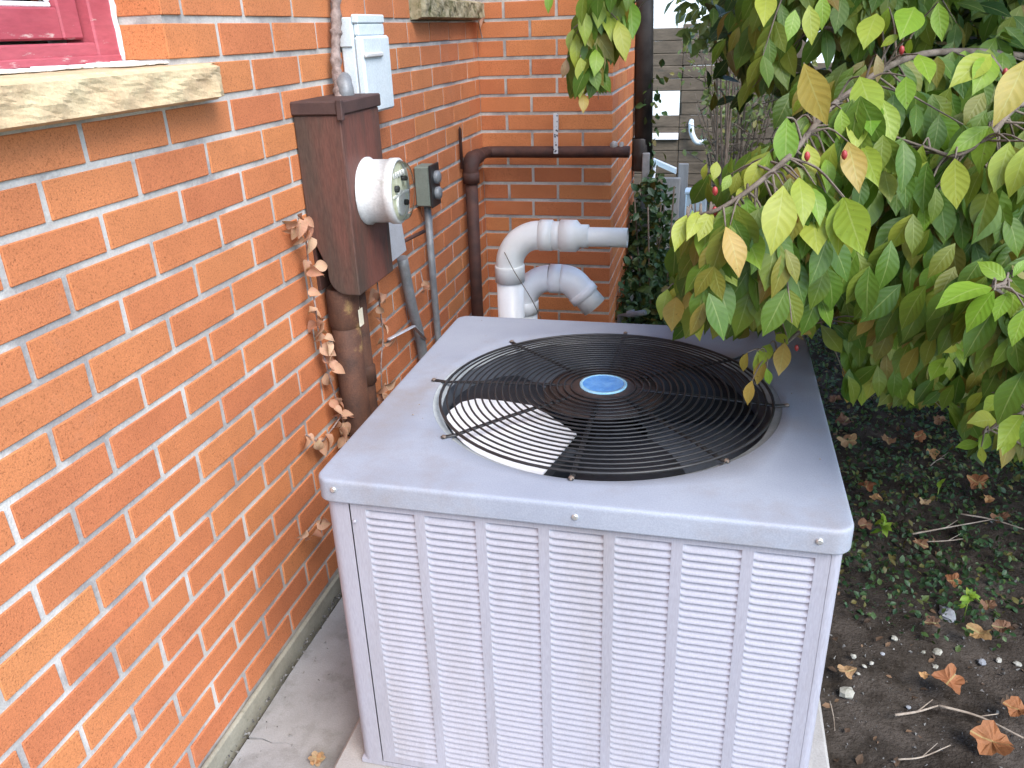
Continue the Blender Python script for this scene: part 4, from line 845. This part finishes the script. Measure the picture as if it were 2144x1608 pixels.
# leaves measured one by one: (base x, base y, tip x, tip y, distance, kind)
HL = '''1218 12 1230 92 155 y|1255 0 1252 60 155 g|1293 42 1312 118 155 y|1320 0 1325 80 157 g|1215 120 1225 185 158 y|1210 150 1215 206 160 y|1250 100 1248 152 158 g|1186 122 1180 165 160 p|1150 -20 1148 26 158 g|1222 195 1222 232 162 o|1265 60 1268 130 160 g|1232 70 1222 125 162 g|1200 60 1192 110 161 y|1300 -10 1290 45 160 g|1275 20 1283 75 158 y|1240 130 1255 185 163 y
1683 132 1726 257 105 o|1800 160 1833 257 110 y|1647 246 1644 356 106 g|1612 317 1590 396 107 g|1672 371 1686 467 103 y|1640 388 1622 520 101 y|1765 413 1751 524 104 g|1768 413 1804 531 103 g|1562 410 1572 488 106 g|1519 474 1555 575 103 o|1465 442 1440 499 107 y|1437 449 1412 524 107 y|1747 299 1718 399 107 y|1775 296 1800 399 105 o|1808 303 1836 385 108 y|1847 207 1872 303 109 y|1897 160 1897 228 112 g|1922 114 1950 167 115 g|1761 228 1765 300 108 g|1836 114 1840 175 115 p|2000 331 2002 438 106 y|1932 303 1918 378 112 g|2071 264 1986 321 109 g|2075 264 2046 356 109 g|2114 296 2082 403 104 y|2152 300 2114 413 102 y|2147 125 2093 250 106 o|2075 114 2000 167 112 y|2075 118 2043 189 112 g|1885 72 1843 97 118 g|1907 80 1900 118 118 g|1694 10 1701 93 125 y|1665 20 1651 85 125 g|1836 28 1808 100 122 y|1861 15 1843 75 123 g|1915 15 1886 78 121 g|1964 5 1972 85 120 g|1605 -15 1600 46 128 y|1722 -10 1722 57 126 g|1490 440 1462 505 106 y|1501 338 1494 378 118 y|1480 342 1469 378 118 y|1547 360 1530 410 112 y|1530 365 1512 400 112 g|1936 417 1936 488 112 g|1700 250 1690 310 110 g|1820 215 1824 280 110 g|1665 255 1620 330 110 g|1600 330 1560 400 108 y|1700 390 1720 470 106 g|1655 405 1660 500 106 g|1585 420 1600 500 107 g|1530 440 1535 520 107 y|1500 450 1500 530 108 y|1475 470 1478 545 110 g|1560 480 1590 560 106 g|1610 490 1622 575 106 y|1660 470 1690 545 107 g|1700 440 1712 530 107 y|1735 420 1728 500 108 g|1590 540 1596 600 112 g|1530 520 1532 590 110 g|1690 200 1655 235 110 g|1730 240 1745 310 112 g|1790 240 1798 300 110 y|1450 440 1448 500 110 g|1575 380 1556 440 110 y|1625 340 1640 410 108 y|1690 300 1705 370 107 y|1730 330 1735 400 108 g
1555 553 1558 626 122 o|1416 621 1405 690 145 o|1440 607 1448 662 146 o|1458 650 1462 708 145 y|1398 605 1384 662 147 y|1469 600 1465 645 148 y|1430 555 1442 592 150 p|1498 600 1501 640 150 y|1519 610 1552 645 150 g|1612 632 1608 690 142 y|1736 553 1740 637 118 y|1480 560 1478 615 148 y|1450 570 1440 610 150 o|1415 600 1396 640 150 y|1490 640 1500 690 150 g|1530 570 1545 610 150 y|1580 600 1572 655 146 g|1640 640 1655 690 145 y|1660 680 1700 700 146 o|1690 660 1700 712 146 y|1720 600 1700 650 140 y|1660 560 1650 625 135 g|1700 560 1690 620 132 y|1760 500 1768 570 118 y|1600 560 1588 625 130 y
2078 602 1972 614 100 g|2082 608 2021 696 99 g|2108 588 2046 546 101 g|2113 610 2082 672 100 g|2128 600 2114 655 101 g|2148 646 2118 726 97 g|2120 580 2150 540 101 g
1879 650 1850 708 160 g|1915 680 1908 730 162 g|1947 671 1950 730 160 y|1890 620 1930 600 165 g|1850 600 1830 640 168 y|1600 752 1583 806 140 o|1575 796 1562 848 137 o|1612 720 1594 760 142 y|1644 717 1630 787 140 o|1605 770 1612 808 138 g|1565 738 1553 780 140 o|1625 700 1650 720 143 y|1660 700 1690 708 145 p|1585 735 1590 790 140 y
1808 799 1804 851 168 y|1822 772 1815 815 169 g|1780 800 1776 848 170 o|1793 742 1812 760 172 g|1872 806 1858 848 170 o|1875 803 1891 840 169 o|1889 788 1922 768 170 o|1903 798 1918 812 170 o|1886 756 1908 728 172 o|1840 760 1850 790 172 g|1770 760 1775 800 173 o|1830 740 1842 778 173 g|1978 750 1948 794 150 g|1986 746 1990 797 148 y|2005 730 2020 765 150 g|2000 720 1975 735 152 y
2052 928 2000 935 130 g|2055 935 2058 972 128 y|2140 868 2092 935 126 g|2070 908 2050 945 130 g|2085 880 2040 880 134 y|2120 900 2100 950 128 g|2100 830 2060 860 140 y|2060 820 2020 860 142 y|2120 800 2090 830 140 y'''
nleaf = 0
def put_leaf(kind, b, t, nrm, part='leaf'):
    global nleaf
    y = t - b; L = y.length; me = LEAFS[kind][rnd.randrange(5)]
    inst('leaf', me, bush, b, orient(y, nrm), (L * U(0.92, 1.12), L, L)); nleaf += 1
bases = []
for ent in HL.replace('\n', '|').split('|'):
    a = ent.split(); x0, y0, x1, y1, d = [float(v) for v in a[:5]]; d /= 100
    b = at(x0, y0, d); t = at(x1, y1, d + U(-0.045, 0.02)); view = (CAM - b).normalized()
    nrm = view * 0.9 + Vector((0, 0, 0.55)) + rvec() * 0.38; put_leaf(a[5], b, t, nrm); bases.append(b)
allp = [p for path in LP_ for p in path]
for b in bases:                                                    # petiole and twig back to the nearest limb
    near = sorted(allp, key=lambda p: (p - b).length)[:6]; q = near[0]; view = (b - CAM).normalized()
    if (q - b).length < 0.13:
        mid = b.lerp(q, 0.5) + view * 0.012 + Vector((0, 0, 0.012)); br.tube(spline([q, mid, b], 3), [0.0019, 0.0018, 0.0017, 0.0016, 0.0014, 0.0012, 0.001], 5)
# twigs with paired leaves along the limbs
KEEP = [(0, 0, 0, 0)] + [(900, -400, 1180, 1700), (1180, 210, 1400, 1700), (1330, -60, 1478, 330), (1655, 75, 1750, 140), (900, 640, 1360, 1100), (1360, 715, 1760, 1100), (1700, 690, 1765, 1700), (1640, 860, 2010, 1608), (1990, 985, 2300, 1608), (1400, 60, 1480, 430), (1550, 210, 1640, 260)]
def free(p):
    u, v, d = proj(p)
    if d < 0.85: return False
    return not any(a <= u <= c and b <= v <= e for (a, b, c, e) in KEEP)
cand = []
for k, path in enumerate(LP_):
    for i in range(3, len(path)):
        for s_ in range(3):
            p = path[i]; ax_ = (path[i] - path[i - 1]).normalized(); sd_ = ax_.cross(Vector((0, 0, 1))).normalized() * (1 if s_ % 2 else -1)
            d = (sd_ * U(0.3, 1) + Vector((0, 0, U(-0.7, 0.35))) + ax_ * U(0.2, 0.7) + Vector((0, 0.25, 0))).normalized(); L = U(0.08, 0.22); e = p + d * L; e = e + (e - CAM).normalized() * U(0.05, 0.24)
            if not free(e): continue
            br.tube([p, p.lerp(e, 0.5) + Vector((0, 0, 0.008)), e], [0.0018, 0.0014, 0.0009], 5) if s_ < 1 else None
            for j in range(4):
                b = p.lerp(e, 0.3 + 0.233 * j)
                for side in (-1, 1):
                    o = d.cross(Vector((0, 0, 1))).normalized() * side; y = (d * 0.35 + o * U(0.2, 0.6) + Vector((0, 0, U(-1.3, -0.5)))).normalized(); LL = U(0.045, 0.078)
                    if free(b + y * LL) and free(b): cand.append((b, y, LL, rvec() * 0.45 + Vector((-0.1, -0.7, 0.6))))
rnd.shuffle(cand)
fol = MB(); near_fol = MB()
def inview(p): u, v, d = proj(p); return -30 < u < 2170 and -30 < v < 1630
cand.sort(key=lambda c: 0 if inview(c[0]) else 1)
for (b, y, LL, nn) in cand:
    if nleaf < 299 and inview(b):
        put_leaf(rnd.choice('ggggyyyyo'), b, b + y * LL, nn)
    else: leaf_add(near_fol, y, b, nn, LL, rnd.randrange(5), PROTO_HI)
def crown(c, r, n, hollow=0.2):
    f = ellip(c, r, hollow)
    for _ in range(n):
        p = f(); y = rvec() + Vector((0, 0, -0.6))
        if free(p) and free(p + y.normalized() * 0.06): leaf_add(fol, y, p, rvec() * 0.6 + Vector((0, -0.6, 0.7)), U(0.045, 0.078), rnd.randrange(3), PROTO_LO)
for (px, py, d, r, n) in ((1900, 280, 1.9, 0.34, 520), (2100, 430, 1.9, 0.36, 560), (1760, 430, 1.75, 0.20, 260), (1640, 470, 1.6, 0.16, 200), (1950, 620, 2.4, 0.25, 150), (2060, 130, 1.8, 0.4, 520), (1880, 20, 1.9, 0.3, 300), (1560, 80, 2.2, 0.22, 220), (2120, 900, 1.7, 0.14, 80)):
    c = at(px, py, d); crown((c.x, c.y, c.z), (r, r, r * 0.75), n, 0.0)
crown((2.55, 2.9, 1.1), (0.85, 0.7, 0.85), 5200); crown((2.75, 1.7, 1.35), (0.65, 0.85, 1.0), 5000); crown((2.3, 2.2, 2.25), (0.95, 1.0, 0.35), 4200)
fc = ellip((1.3, 2.1, 2.25), (0.8, 0.8, 0.24), 0.0)                # boughs out of view, added over the unit to shade it and the corner
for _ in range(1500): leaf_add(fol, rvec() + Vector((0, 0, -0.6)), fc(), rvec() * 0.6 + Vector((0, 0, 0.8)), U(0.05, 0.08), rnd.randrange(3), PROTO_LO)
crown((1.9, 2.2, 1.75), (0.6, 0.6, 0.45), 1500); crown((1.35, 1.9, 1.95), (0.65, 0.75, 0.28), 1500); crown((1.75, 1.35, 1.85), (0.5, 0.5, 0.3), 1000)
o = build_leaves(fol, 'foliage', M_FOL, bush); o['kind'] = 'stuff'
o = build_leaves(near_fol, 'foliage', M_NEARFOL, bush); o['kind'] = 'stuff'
br.build('branch', M_BARK, bush, fix=False)
for (px, py, d) in ((1690, 325, 1.05), (1768, 322, 1.03), (1497, 398, 1.08), (1497, 440, 1.06), (1888, 103, 1.16), (2105, 150, 1.12), (1475, 652, 1.5), (1668, 727, 1.42), (1875, 793, 1.7)):
    p = at(px, py, d); g = MB(); g.lathe(p, (0.1, 0.1, -1), [(0.0006, -0.005), (0.003, -0.003), (0.004, 0.002), (0.0025, 0.006), (0.0005, 0.008)], 8); g.build('berry', M_BERRY, bush)

# --- withered vine on the wall by the meter box
vn = thing('dead_vine', (0.02, 1.75, 0.0), 'withered vine with curled dry leaves clinging to the bricks and meter box', 'vine')
sv = MB()
st = [on_x(700, -60, 0.022), on_x(704, 40, 0.024), on_x(703, 120, 0.026), on_x(712, 215, 0.05)]
pth = spline(st, 12); sv.tube(pth, [0.0125 + U(-0.003, 0.004) for _ in pth], 8); sv.build('stem', M_VINE, vn, fix=False)
vpaths = [[(625, 455), (640, 500), (648, 570), (660, 640), (668, 700), (685, 770), (705, 840), (722, 900), (720, 950)], [(790, 590), (795, 640), (802, 700), (798, 760), (800, 830)], [(640, 910), (670, 925), (690, 905), (715, 870)], [(640, 1120), (655, 1100), (668, 1080)], [(880, 565), (885, 590)], [(1000, 20), (1005, 60), (1010, 80)]]
VL = [leaf_mesh('leaf', M_VINELEAF, wid=0.36, fold=0.8, curl=0.45, stations=5, wav=0.05, twist=0.5, tip=0.75, seed=i + 20) for i in range(4)]
for i, vp in enumerate(vpaths):
    xo = 0.03 if i != 1 else 0.05; pts = [on_x(px, py, xo + U(-0.008, 0.008)) for (px, py) in vp]
    pth = spline(pts, 4) if len(pts) > 2 else pts; sv = MB(); sv.tube(pth, 0.0022, 5); sv.build('stem', M_VINE, vn, fix=False)
    n = {0: 64, 1: 14, 2: 9, 3: 5, 4: 2, 5: 2}[i]
    for k in range(n):
        p = pth[min(len(pth) - 1, int(U(0, 0.999) * len(pth)))] + rvec() * 0.014; p.x = max(p.x, 0.012)
        if i == 0 and k < 12: p = pth[len(pth) - 1 - k % 10] + rvec() * 0.022; p.x = max(p.x, 0.02)
        inst('leaf', VL[rnd.randrange(4)], vn, p, orient(rvec() + Vector((0.3, -0.2, -0.9)), rvec() + Vector((1.0, -0.6, 0.2))), [U(0.026, 0.044)] * 3)

# --- ground cover, fallen leaves, stones, twigs on the bare soil
gc = MB()
def zsoil(x, y): return -0.022 + hgt(x, y) + 0.01
cnt = 0
while cnt < 60000:
    x, y = U(1.19, 4.2), U(1.35, 5.2)
    dens = min(1.0, max(0.0, (y - 1.74 + 0.10 * math.sin(x * 5) - max(0, x - 1.6) * 0.08) / 0.30)); patch = 0.5 + 0.5 * math.sin(x * 6.3 + 2 * math.sin(y * 4.1)) * math.sin(y * 5.7 + x)
    if y < 1.95 and x < 1.21: continue
    if U(0, 1) > dens * (0.45 + 0.55 * patch) : cnt += 0.3; continue
    h = U(0, 0.055) * (0.5 + patch); leaf_tris(gc, (x, y, zsoil(x, y) + h), rvec() + Vector((0, 0, 0.15)), rvec() * 0.6 + Vector((0, 0, 1)), U(0.009, 0.024), 0.33); cnt += 1
lt = MB()
for _ in range(4200):
    x, y = U(1.2, 4.0), U(0.7, 4.8); leaf_tris(lt, (x, y, zsoil(x, y) + U(0.002, 0.012)), rvec() * 1.0 + Vector((0, 0, 0.0)) * 1, Vector((U(-.5, .5), U(-.5, .5), 1)), U(0.008, 0.026), 0.3) if U(0, 1) < 0.35 + 0.5 * (math.sin(x * 9 + y * 3) * math.sin(y * 8 - x * 2) > 0) else None
tag(lt.build('leaf_litter', leaf_mat('leaf_litter', [(0.0, (0.05, 0.03, 0.018)), (0.6, (0.10, 0.06, 0.035)), (1.0, (0.17, 0.10, 0.055))], True, 0.05, False, 0.8), fix=False), kind='stuff')
tag(gc.build('ground_cover', M_COVER, fix=False), kind='stuff')
gr = MB()
for _ in range(9000):
    x, y = U(1.2, 2.9), U(0.5, 2.4) 
    if y > 1.9 and U(0, 1) < 0.7: continue
    s_ = 0.0012 + 0.0045 * U(0, 1) ** 3; p = Vector((x, y, zsoil(x, y) + s_ * 0.4)); a = [p + rvec() * s_ for _ in range(4)]; gr.add(a, [(0, 1, 2), (0, 2, 3), (0, 3, 1), (1, 3, 2)])
for _ in range(420):
    y = U(0.6, 1.7); x = 0.014 + U(-0.008, 0.014) + (U(0, 0.12) if U(0, 1) < 0.12 else 0); s_ = U(0.0015, 0.005); p = Vector((x, y, 0.001 + s_ * 0.3)); a = [p + rvec() * s_ for _ in range(4)]; gr.add(a, [(0, 1, 2), (0, 2, 3), (0, 3, 1), (1, 3, 2)])
tag(gr.build('gravel', M_GRAVEL, fix=False), kind='stuff')
def dry_mesh(mat, seed):                                            # lobed, crumpled autumn leaf
    rr = random.Random(seed); n = 26; vs_ = [(0, 0.45, 0.0)]; uv = [(0, 0.45)]; k = rr.choice((5, 5, 7))
    for ring in (0.5, 1.0):
        for i in range(n):
            a = 2 * math.pi * i / n; lob = 0.62 + 0.38 * abs(math.cos(a * k / 2)) ** 0.8; rad = 0.5 * ring * (lob if ring > 0.9 else 0.8) * rr.uniform(0.9, 1.08)
            x, y = math.sin(a) * rad * 0.9, 0.45 - math.cos(a) * rad
            z = 0.10 * ring * math.sin(a * 2 + seed) + 0.16 * ring * ring * (0.5 + 0.5 * math.sin(a * 3 + seed * 2)) + rr.uniform(-0.035, 0.035) - 0.10 * (1 - abs(x)) * 0
            vs_.append((x, y, z)); uv.append((max(-1, min(1, x * 2)), y))
    fs = [(0, 1 + i, 1 + (i + 1) % n) for i in range(n)] + [(1 + i, 1 + n + i, 1 + n + (i + 1) % n, 1 + (i + 1) % n) for i in range(n)]
    me = bpy.data.meshes.new('fallen_leaf'); me.from_pydata(vs_, [], fs); me.materials.append(mat); ul = me.uv_layers.new(name='UVMap')
    for lp in me.loops: ul.data[lp.index].uv = uv[lp.vertex_index]
    me.update(); return me
DL = {'o': [dry_mesh(M_DRY, i) for i in (1, 2, 3)], 'b': [dry_mesh(M_DRYB, i) for i in (4, 5, 6)], 't': [dry_mesh(M_DRYT, i) for i in (7, 8, 9)]}
FL = [(1990, 1423, 0.088, 'o', 'large orange-brown leaf alone on the bare dirt beside the condenser'), (2056, 1327, 0.07, 't', 'broad tan leaf on the dirt next to the lower green seedling'), (2085, 1555, 0.10, 'o', 'large orange leaf lowest on the dirt, near the long grey twig'), (1769, 1405, 0.05, 't', 'curled tan leaf against the foot of the air conditioner'), (1955, 1304, 0.045, 'b', 'small red-brown leaf just left below the largest grey stone'), (1814, 1019, 0.06, 'o', 'yellow-orange leaf tilted in the ground cover close to the condenser lid'), (2049, 1010, 0.075, 'o', 'long orange leaf lying across the ground cover, below the lowest branch tip'), (1924, 913, 0.06, 'o', 'pinkish-orange leaf on the ground cover under the hanging branches'), (1832, 475, 0.09, 'o', 'bright orange leaf lying far back under the shrub, upper of two'),
      (2104, 1314, 0.06, 'b', 'brown leaf touching the broad tan leaf on its right'), (1932, 1413, 0.03, 't', 'tiny tan leaf left of the large orange-brown one'), (2137, 1487, 0.07, 'o', 'orange leaf cut by the right frame edge above the long grey twig'), (1998, 1215, 0.05, 'o', 'orange leaf at the lower edge of the ground cover above the grey stone'), (2069, 1268, 0.05, 'b', 'dark leaf behind the broad tan leaf and seedling'), (1767, 885, 0.08, 'b', 'dark brown leaf at the side of the condenser, upper of two'), (1779, 923, 0.08, 't', 'tan-brown leaf at the side of the condenser, lower of two'), (1859, 920, 0.06, 'b', 'brown leaf in the ground cover left of the pinkish-orange leaf'), (1969, 880, 0.07, 'b', 'brown leaf in the ground cover above right of the pinkish-orange leaf'), (1950, 949, 0.05, 't', 'small leaf right below the pinkish-orange leaf'), (1835, 1045, 0.05, 't', 'yellowish leaf just below the tilted yellow-orange leaf'), (2068, 1045, 0.04, 't', 'small tan leaf just below the long orange leaf'), (1938, 1052, 0.04, 't', 'small tan leaf below the single bright green leaf'), (2096, 1085, 0.06, 'b', 'brown leaf on the brown twig at the right frame edge'), (1924, 1137, 0.05, 'b', 'brown leaf under the pale thin twig, left of the short one'), (1809, 1099, 0.05, 'b', 'dark leaf beside the bright green seedling near the condenser'), (1840, 507, 0.10, 'o', 'orange leaf lying far back under the shrub, middle one'), (1822, 542, 0.07, 't', 'tan leaf lying far back under the shrub, lowest of three'), (1780, 600, 0.09, 'b', 'brown leaf on the dark ground behind the condenser back corner'), (1950, 620, 0.08, 'b', 'brown leaf on dark ground deep under the shrub'), (1750, 835, 0.06, 'b', 'dark leaf beside the condenser near the hanging orange leaves'), (1720, 655, 0.08, 'o', 'orange-brown leaf behind the condenser by the pale dangling twig')]
for i, (px, py, L, kd, lab) in enumerate(FL):
    p = on_z(px, py, 0.02 if py > 1180 else 0.045); p = Vector((p.x, p.y, max(p.z, zsoil(p.x, p.y) + 0.012)))
    a = U(0, 6.28); y = Vector((math.cos(a), math.sin(a), U(-0.1, 0.2))); o = inst('fallen_leaf', DL[kd][i % 3], None, p - y * L * 0.45, orient(y, Vector((U(-.4, .4), U(-.6, .1), 1))), (L * U(0.8, 1.05), L * 0.86, L))
    tag(o, lab, 'leaf', 'fallen leaves on the ground')
for (px, py, L, lab) in ((680, 1592, 0.035, 'crumpled tan leaf on the concrete, against the pad'), (650, 1588, 0.03, 'brown curled leaf on the concrete near the condenser corner')):
    p = on_z(px, py, 0.006); a = U(0, 6.28); y = Vector((math.cos(a), math.sin(a), 0.2)); tag(inst('fallen_leaf', DL['t'][0], None, p, orient(y, Vector((0.2, -0.3, 1))), [L] * 3), lab, 'leaf', 'fallen leaves on the concrete')
def stone(r, seed, sx=1.0):
    rr = random.Random(seed); q = MB(); n = 7
    prof = [(0.25, -0.5), (0.85, -0.25), (1.0, 0.1), (0.7, 0.45), (0.2, 0.6)]; vs_ = []
    for (rad, h) in prof:
        for k in range(n): a = 2 * math.pi * k / n; s_ = r * rad * rr.uniform(0.75, 1.15); vs_.append((math.cos(a) * s_ * sx, math.sin(a) * s_, h * r * rr.uniform(0.85, 1.1)))
    q.add(vs_, [(i * n + k, i * n + (k + 1) % n, (i + 1) * n + (k + 1) % n, (i + 1) * n + k) for i in range(4) for k in range(n)] + [tuple(range(n))[::-1], tuple(range(4 * n, 5 * n))]); return q
for i, (px, py, r, m, lab) in enumerate([(1985, 1276, 0.026, M_STONEGREY, 'largest grey crumpled stone on the dirt by the ground cover edge'), (1772, 1446, 0.018, M_STONEPALE, 'pale flat shard of stone by the foot of the condenser'), (1967, 1345, 0.012, M_STONEPALE, 'pale tan pebble below the grey stone'), (1873, 1334, 0.009, M_STONEPALE, 'pale pebble alone on the dirt midway between condenser and grey stone'), (1998, 1398, 0.012, M_STONEGREY, 'grey pebble just above the large orange-brown leaf'), (2137, 1370, 0.010, M_STONEPALE, 'pale pebble at the right frame edge below the brown leaf'), (2097, 1362, 0.008, M_STONEPALE, 'small pale pebble below the brown leaf at the right'), (2061, 1365, 0.011, M_STONEGREY, 'grey pebble right under the broad tan leaf'), (1936, 1353, 0.006, M_STONEPALE, 'small pebble left of the pale tan pebble'), (1787, 1375, 0.008, M_STONEPALE, 0), (1825, 1385, 0.006, M_STONEPALE, 0), (1797, 1410, 0.005, M_STONEPALE, 0), (1962, 1381, 0.008, M_STONEPALE, 'small pale pebble above left of the large orange-brown leaf'), (1810, 1395, 0.005, M_STONEPALE, 0), (1850, 1360, 0.006, M_STONEGREY, 'tiny grey pebble left below the lone pale pebble'), (1905, 1470, 0.006, M_STONEGREY, 'tiny grey pebble beside the short straight twig'), (1990, 1610, 0.012, M_STONEGREY, 'grey pebble cut by the lower frame edge')]):
    p = on_z(px, py, 0.0); q = stone(r, i, U(0.8, 1.3)); me, c = q.mesh('pebble', m, Vector()); o = inst('pebble', me, None, (p.x, p.y, zsoil(p.x, p.y) + r * 0.35)); o.rotation_euler = (U(-.3, .3), U(-.3, .3), U(0, 6))
    tag(o, lab or 'tiny pale pebble near the curled tan leaf by the condenser', 'pebble', 'pebbles on the dirt')
for (pts, r, lab) in (([(1910, 1118), (1980, 1105), (2075, 1088)], 0.0028, 'pale thin twig lying over the ground cover, upper of two'), ([(1941, 1134), (1985, 1132), (2016, 1128)], 0.002, 'short pale twig on the ground cover below the longer one'), ([(2011, 1076), (2080, 1088), (2143, 1108)], 0.003, 'brown twig running off the frame in the ground cover'), ([(1948, 975), (1965, 962), (1993, 958)], 0.002, 'small bent twig under the drooping leaf tips'), ([(1873, 1497), (1920, 1490), (1965, 1477)], 0.0032, 'short straight grey twig on bare dirt'), ([(1965, 1477), (2050, 1500), (2143, 1545)], 0.0032, 'long grey twig across the dirt at the right edge'), ([(1737, 1470), (1745, 1500), (1748, 1530)], 0.0014, 'thin root fibre on the dirt beside the concrete pad'), ([(1880, 1590), (1930, 1585), (1990, 1560)], 0.002, 'thin dry twig on dirt at the lowest edge of the photo'), ([(1730, 555), (1735, 640), (1748, 690), (1770, 745)], 0.002, 'pale dangling twig right of the unit back corner')):
    P3 = []
    for (px, py) in pts:
        if py < 800: p = at(px, py, 1.9)
        else: p = on_z(px, py, 0.04 if py < 1200 else 0.0); p.z = max(p.z, zsoil(p.x, p.y) + 0.006)
        P3.append(p)
    q = MB(); pth = spline(P3, 4); q.tube(pth, [r * (1 - 0.5 * i / len(pth)) for i in range(len(pth))], 6)
    k = len(pth) // 2; q.tube([pth[k], pth[k] + (pth[k + 1] - pth[k]).normalized() * 0.03 + Vector((0.01, 0.02, 0.008))], [r * 0.6, r * 0.3], 5)
    tag(q.build('twig', M_TWIG), lab, 'twig', 'twigs on the ground')
for (px, py, n, sc, lab) in ((1849, 1104, 14, 0.026, 'bright green seedling in the ground cover beside the condenser'), (2026, 1262, 16, 0.022, 'bright green seedling near the broad tan leaf'), (1964, 1032, 2, 0.035, 'single bright green leaf upright in the ground cover')):
    p = on_z(px, py, 0.03); t = thing('seedling', (p.x, p.y, 0.0), lab, 'seedling'); q = MB(); q.tube([(p.x, p.y, -0.01), (p.x, p.y, 0.05)], 0.0015, 5); q.build('stem', M_LEAF['g'], t)
    for k in range(n): inst('leaf', LEAFS['g'][k % 5], t, Vector((p.x, p.y, U(0.02, 0.06))), orient(rvec() + Vector((0, 0, 0.4)), rvec() * 0.4 + Vector((0, -0.3, 1))), [sc * U(0.8, 1.4)] * 3)
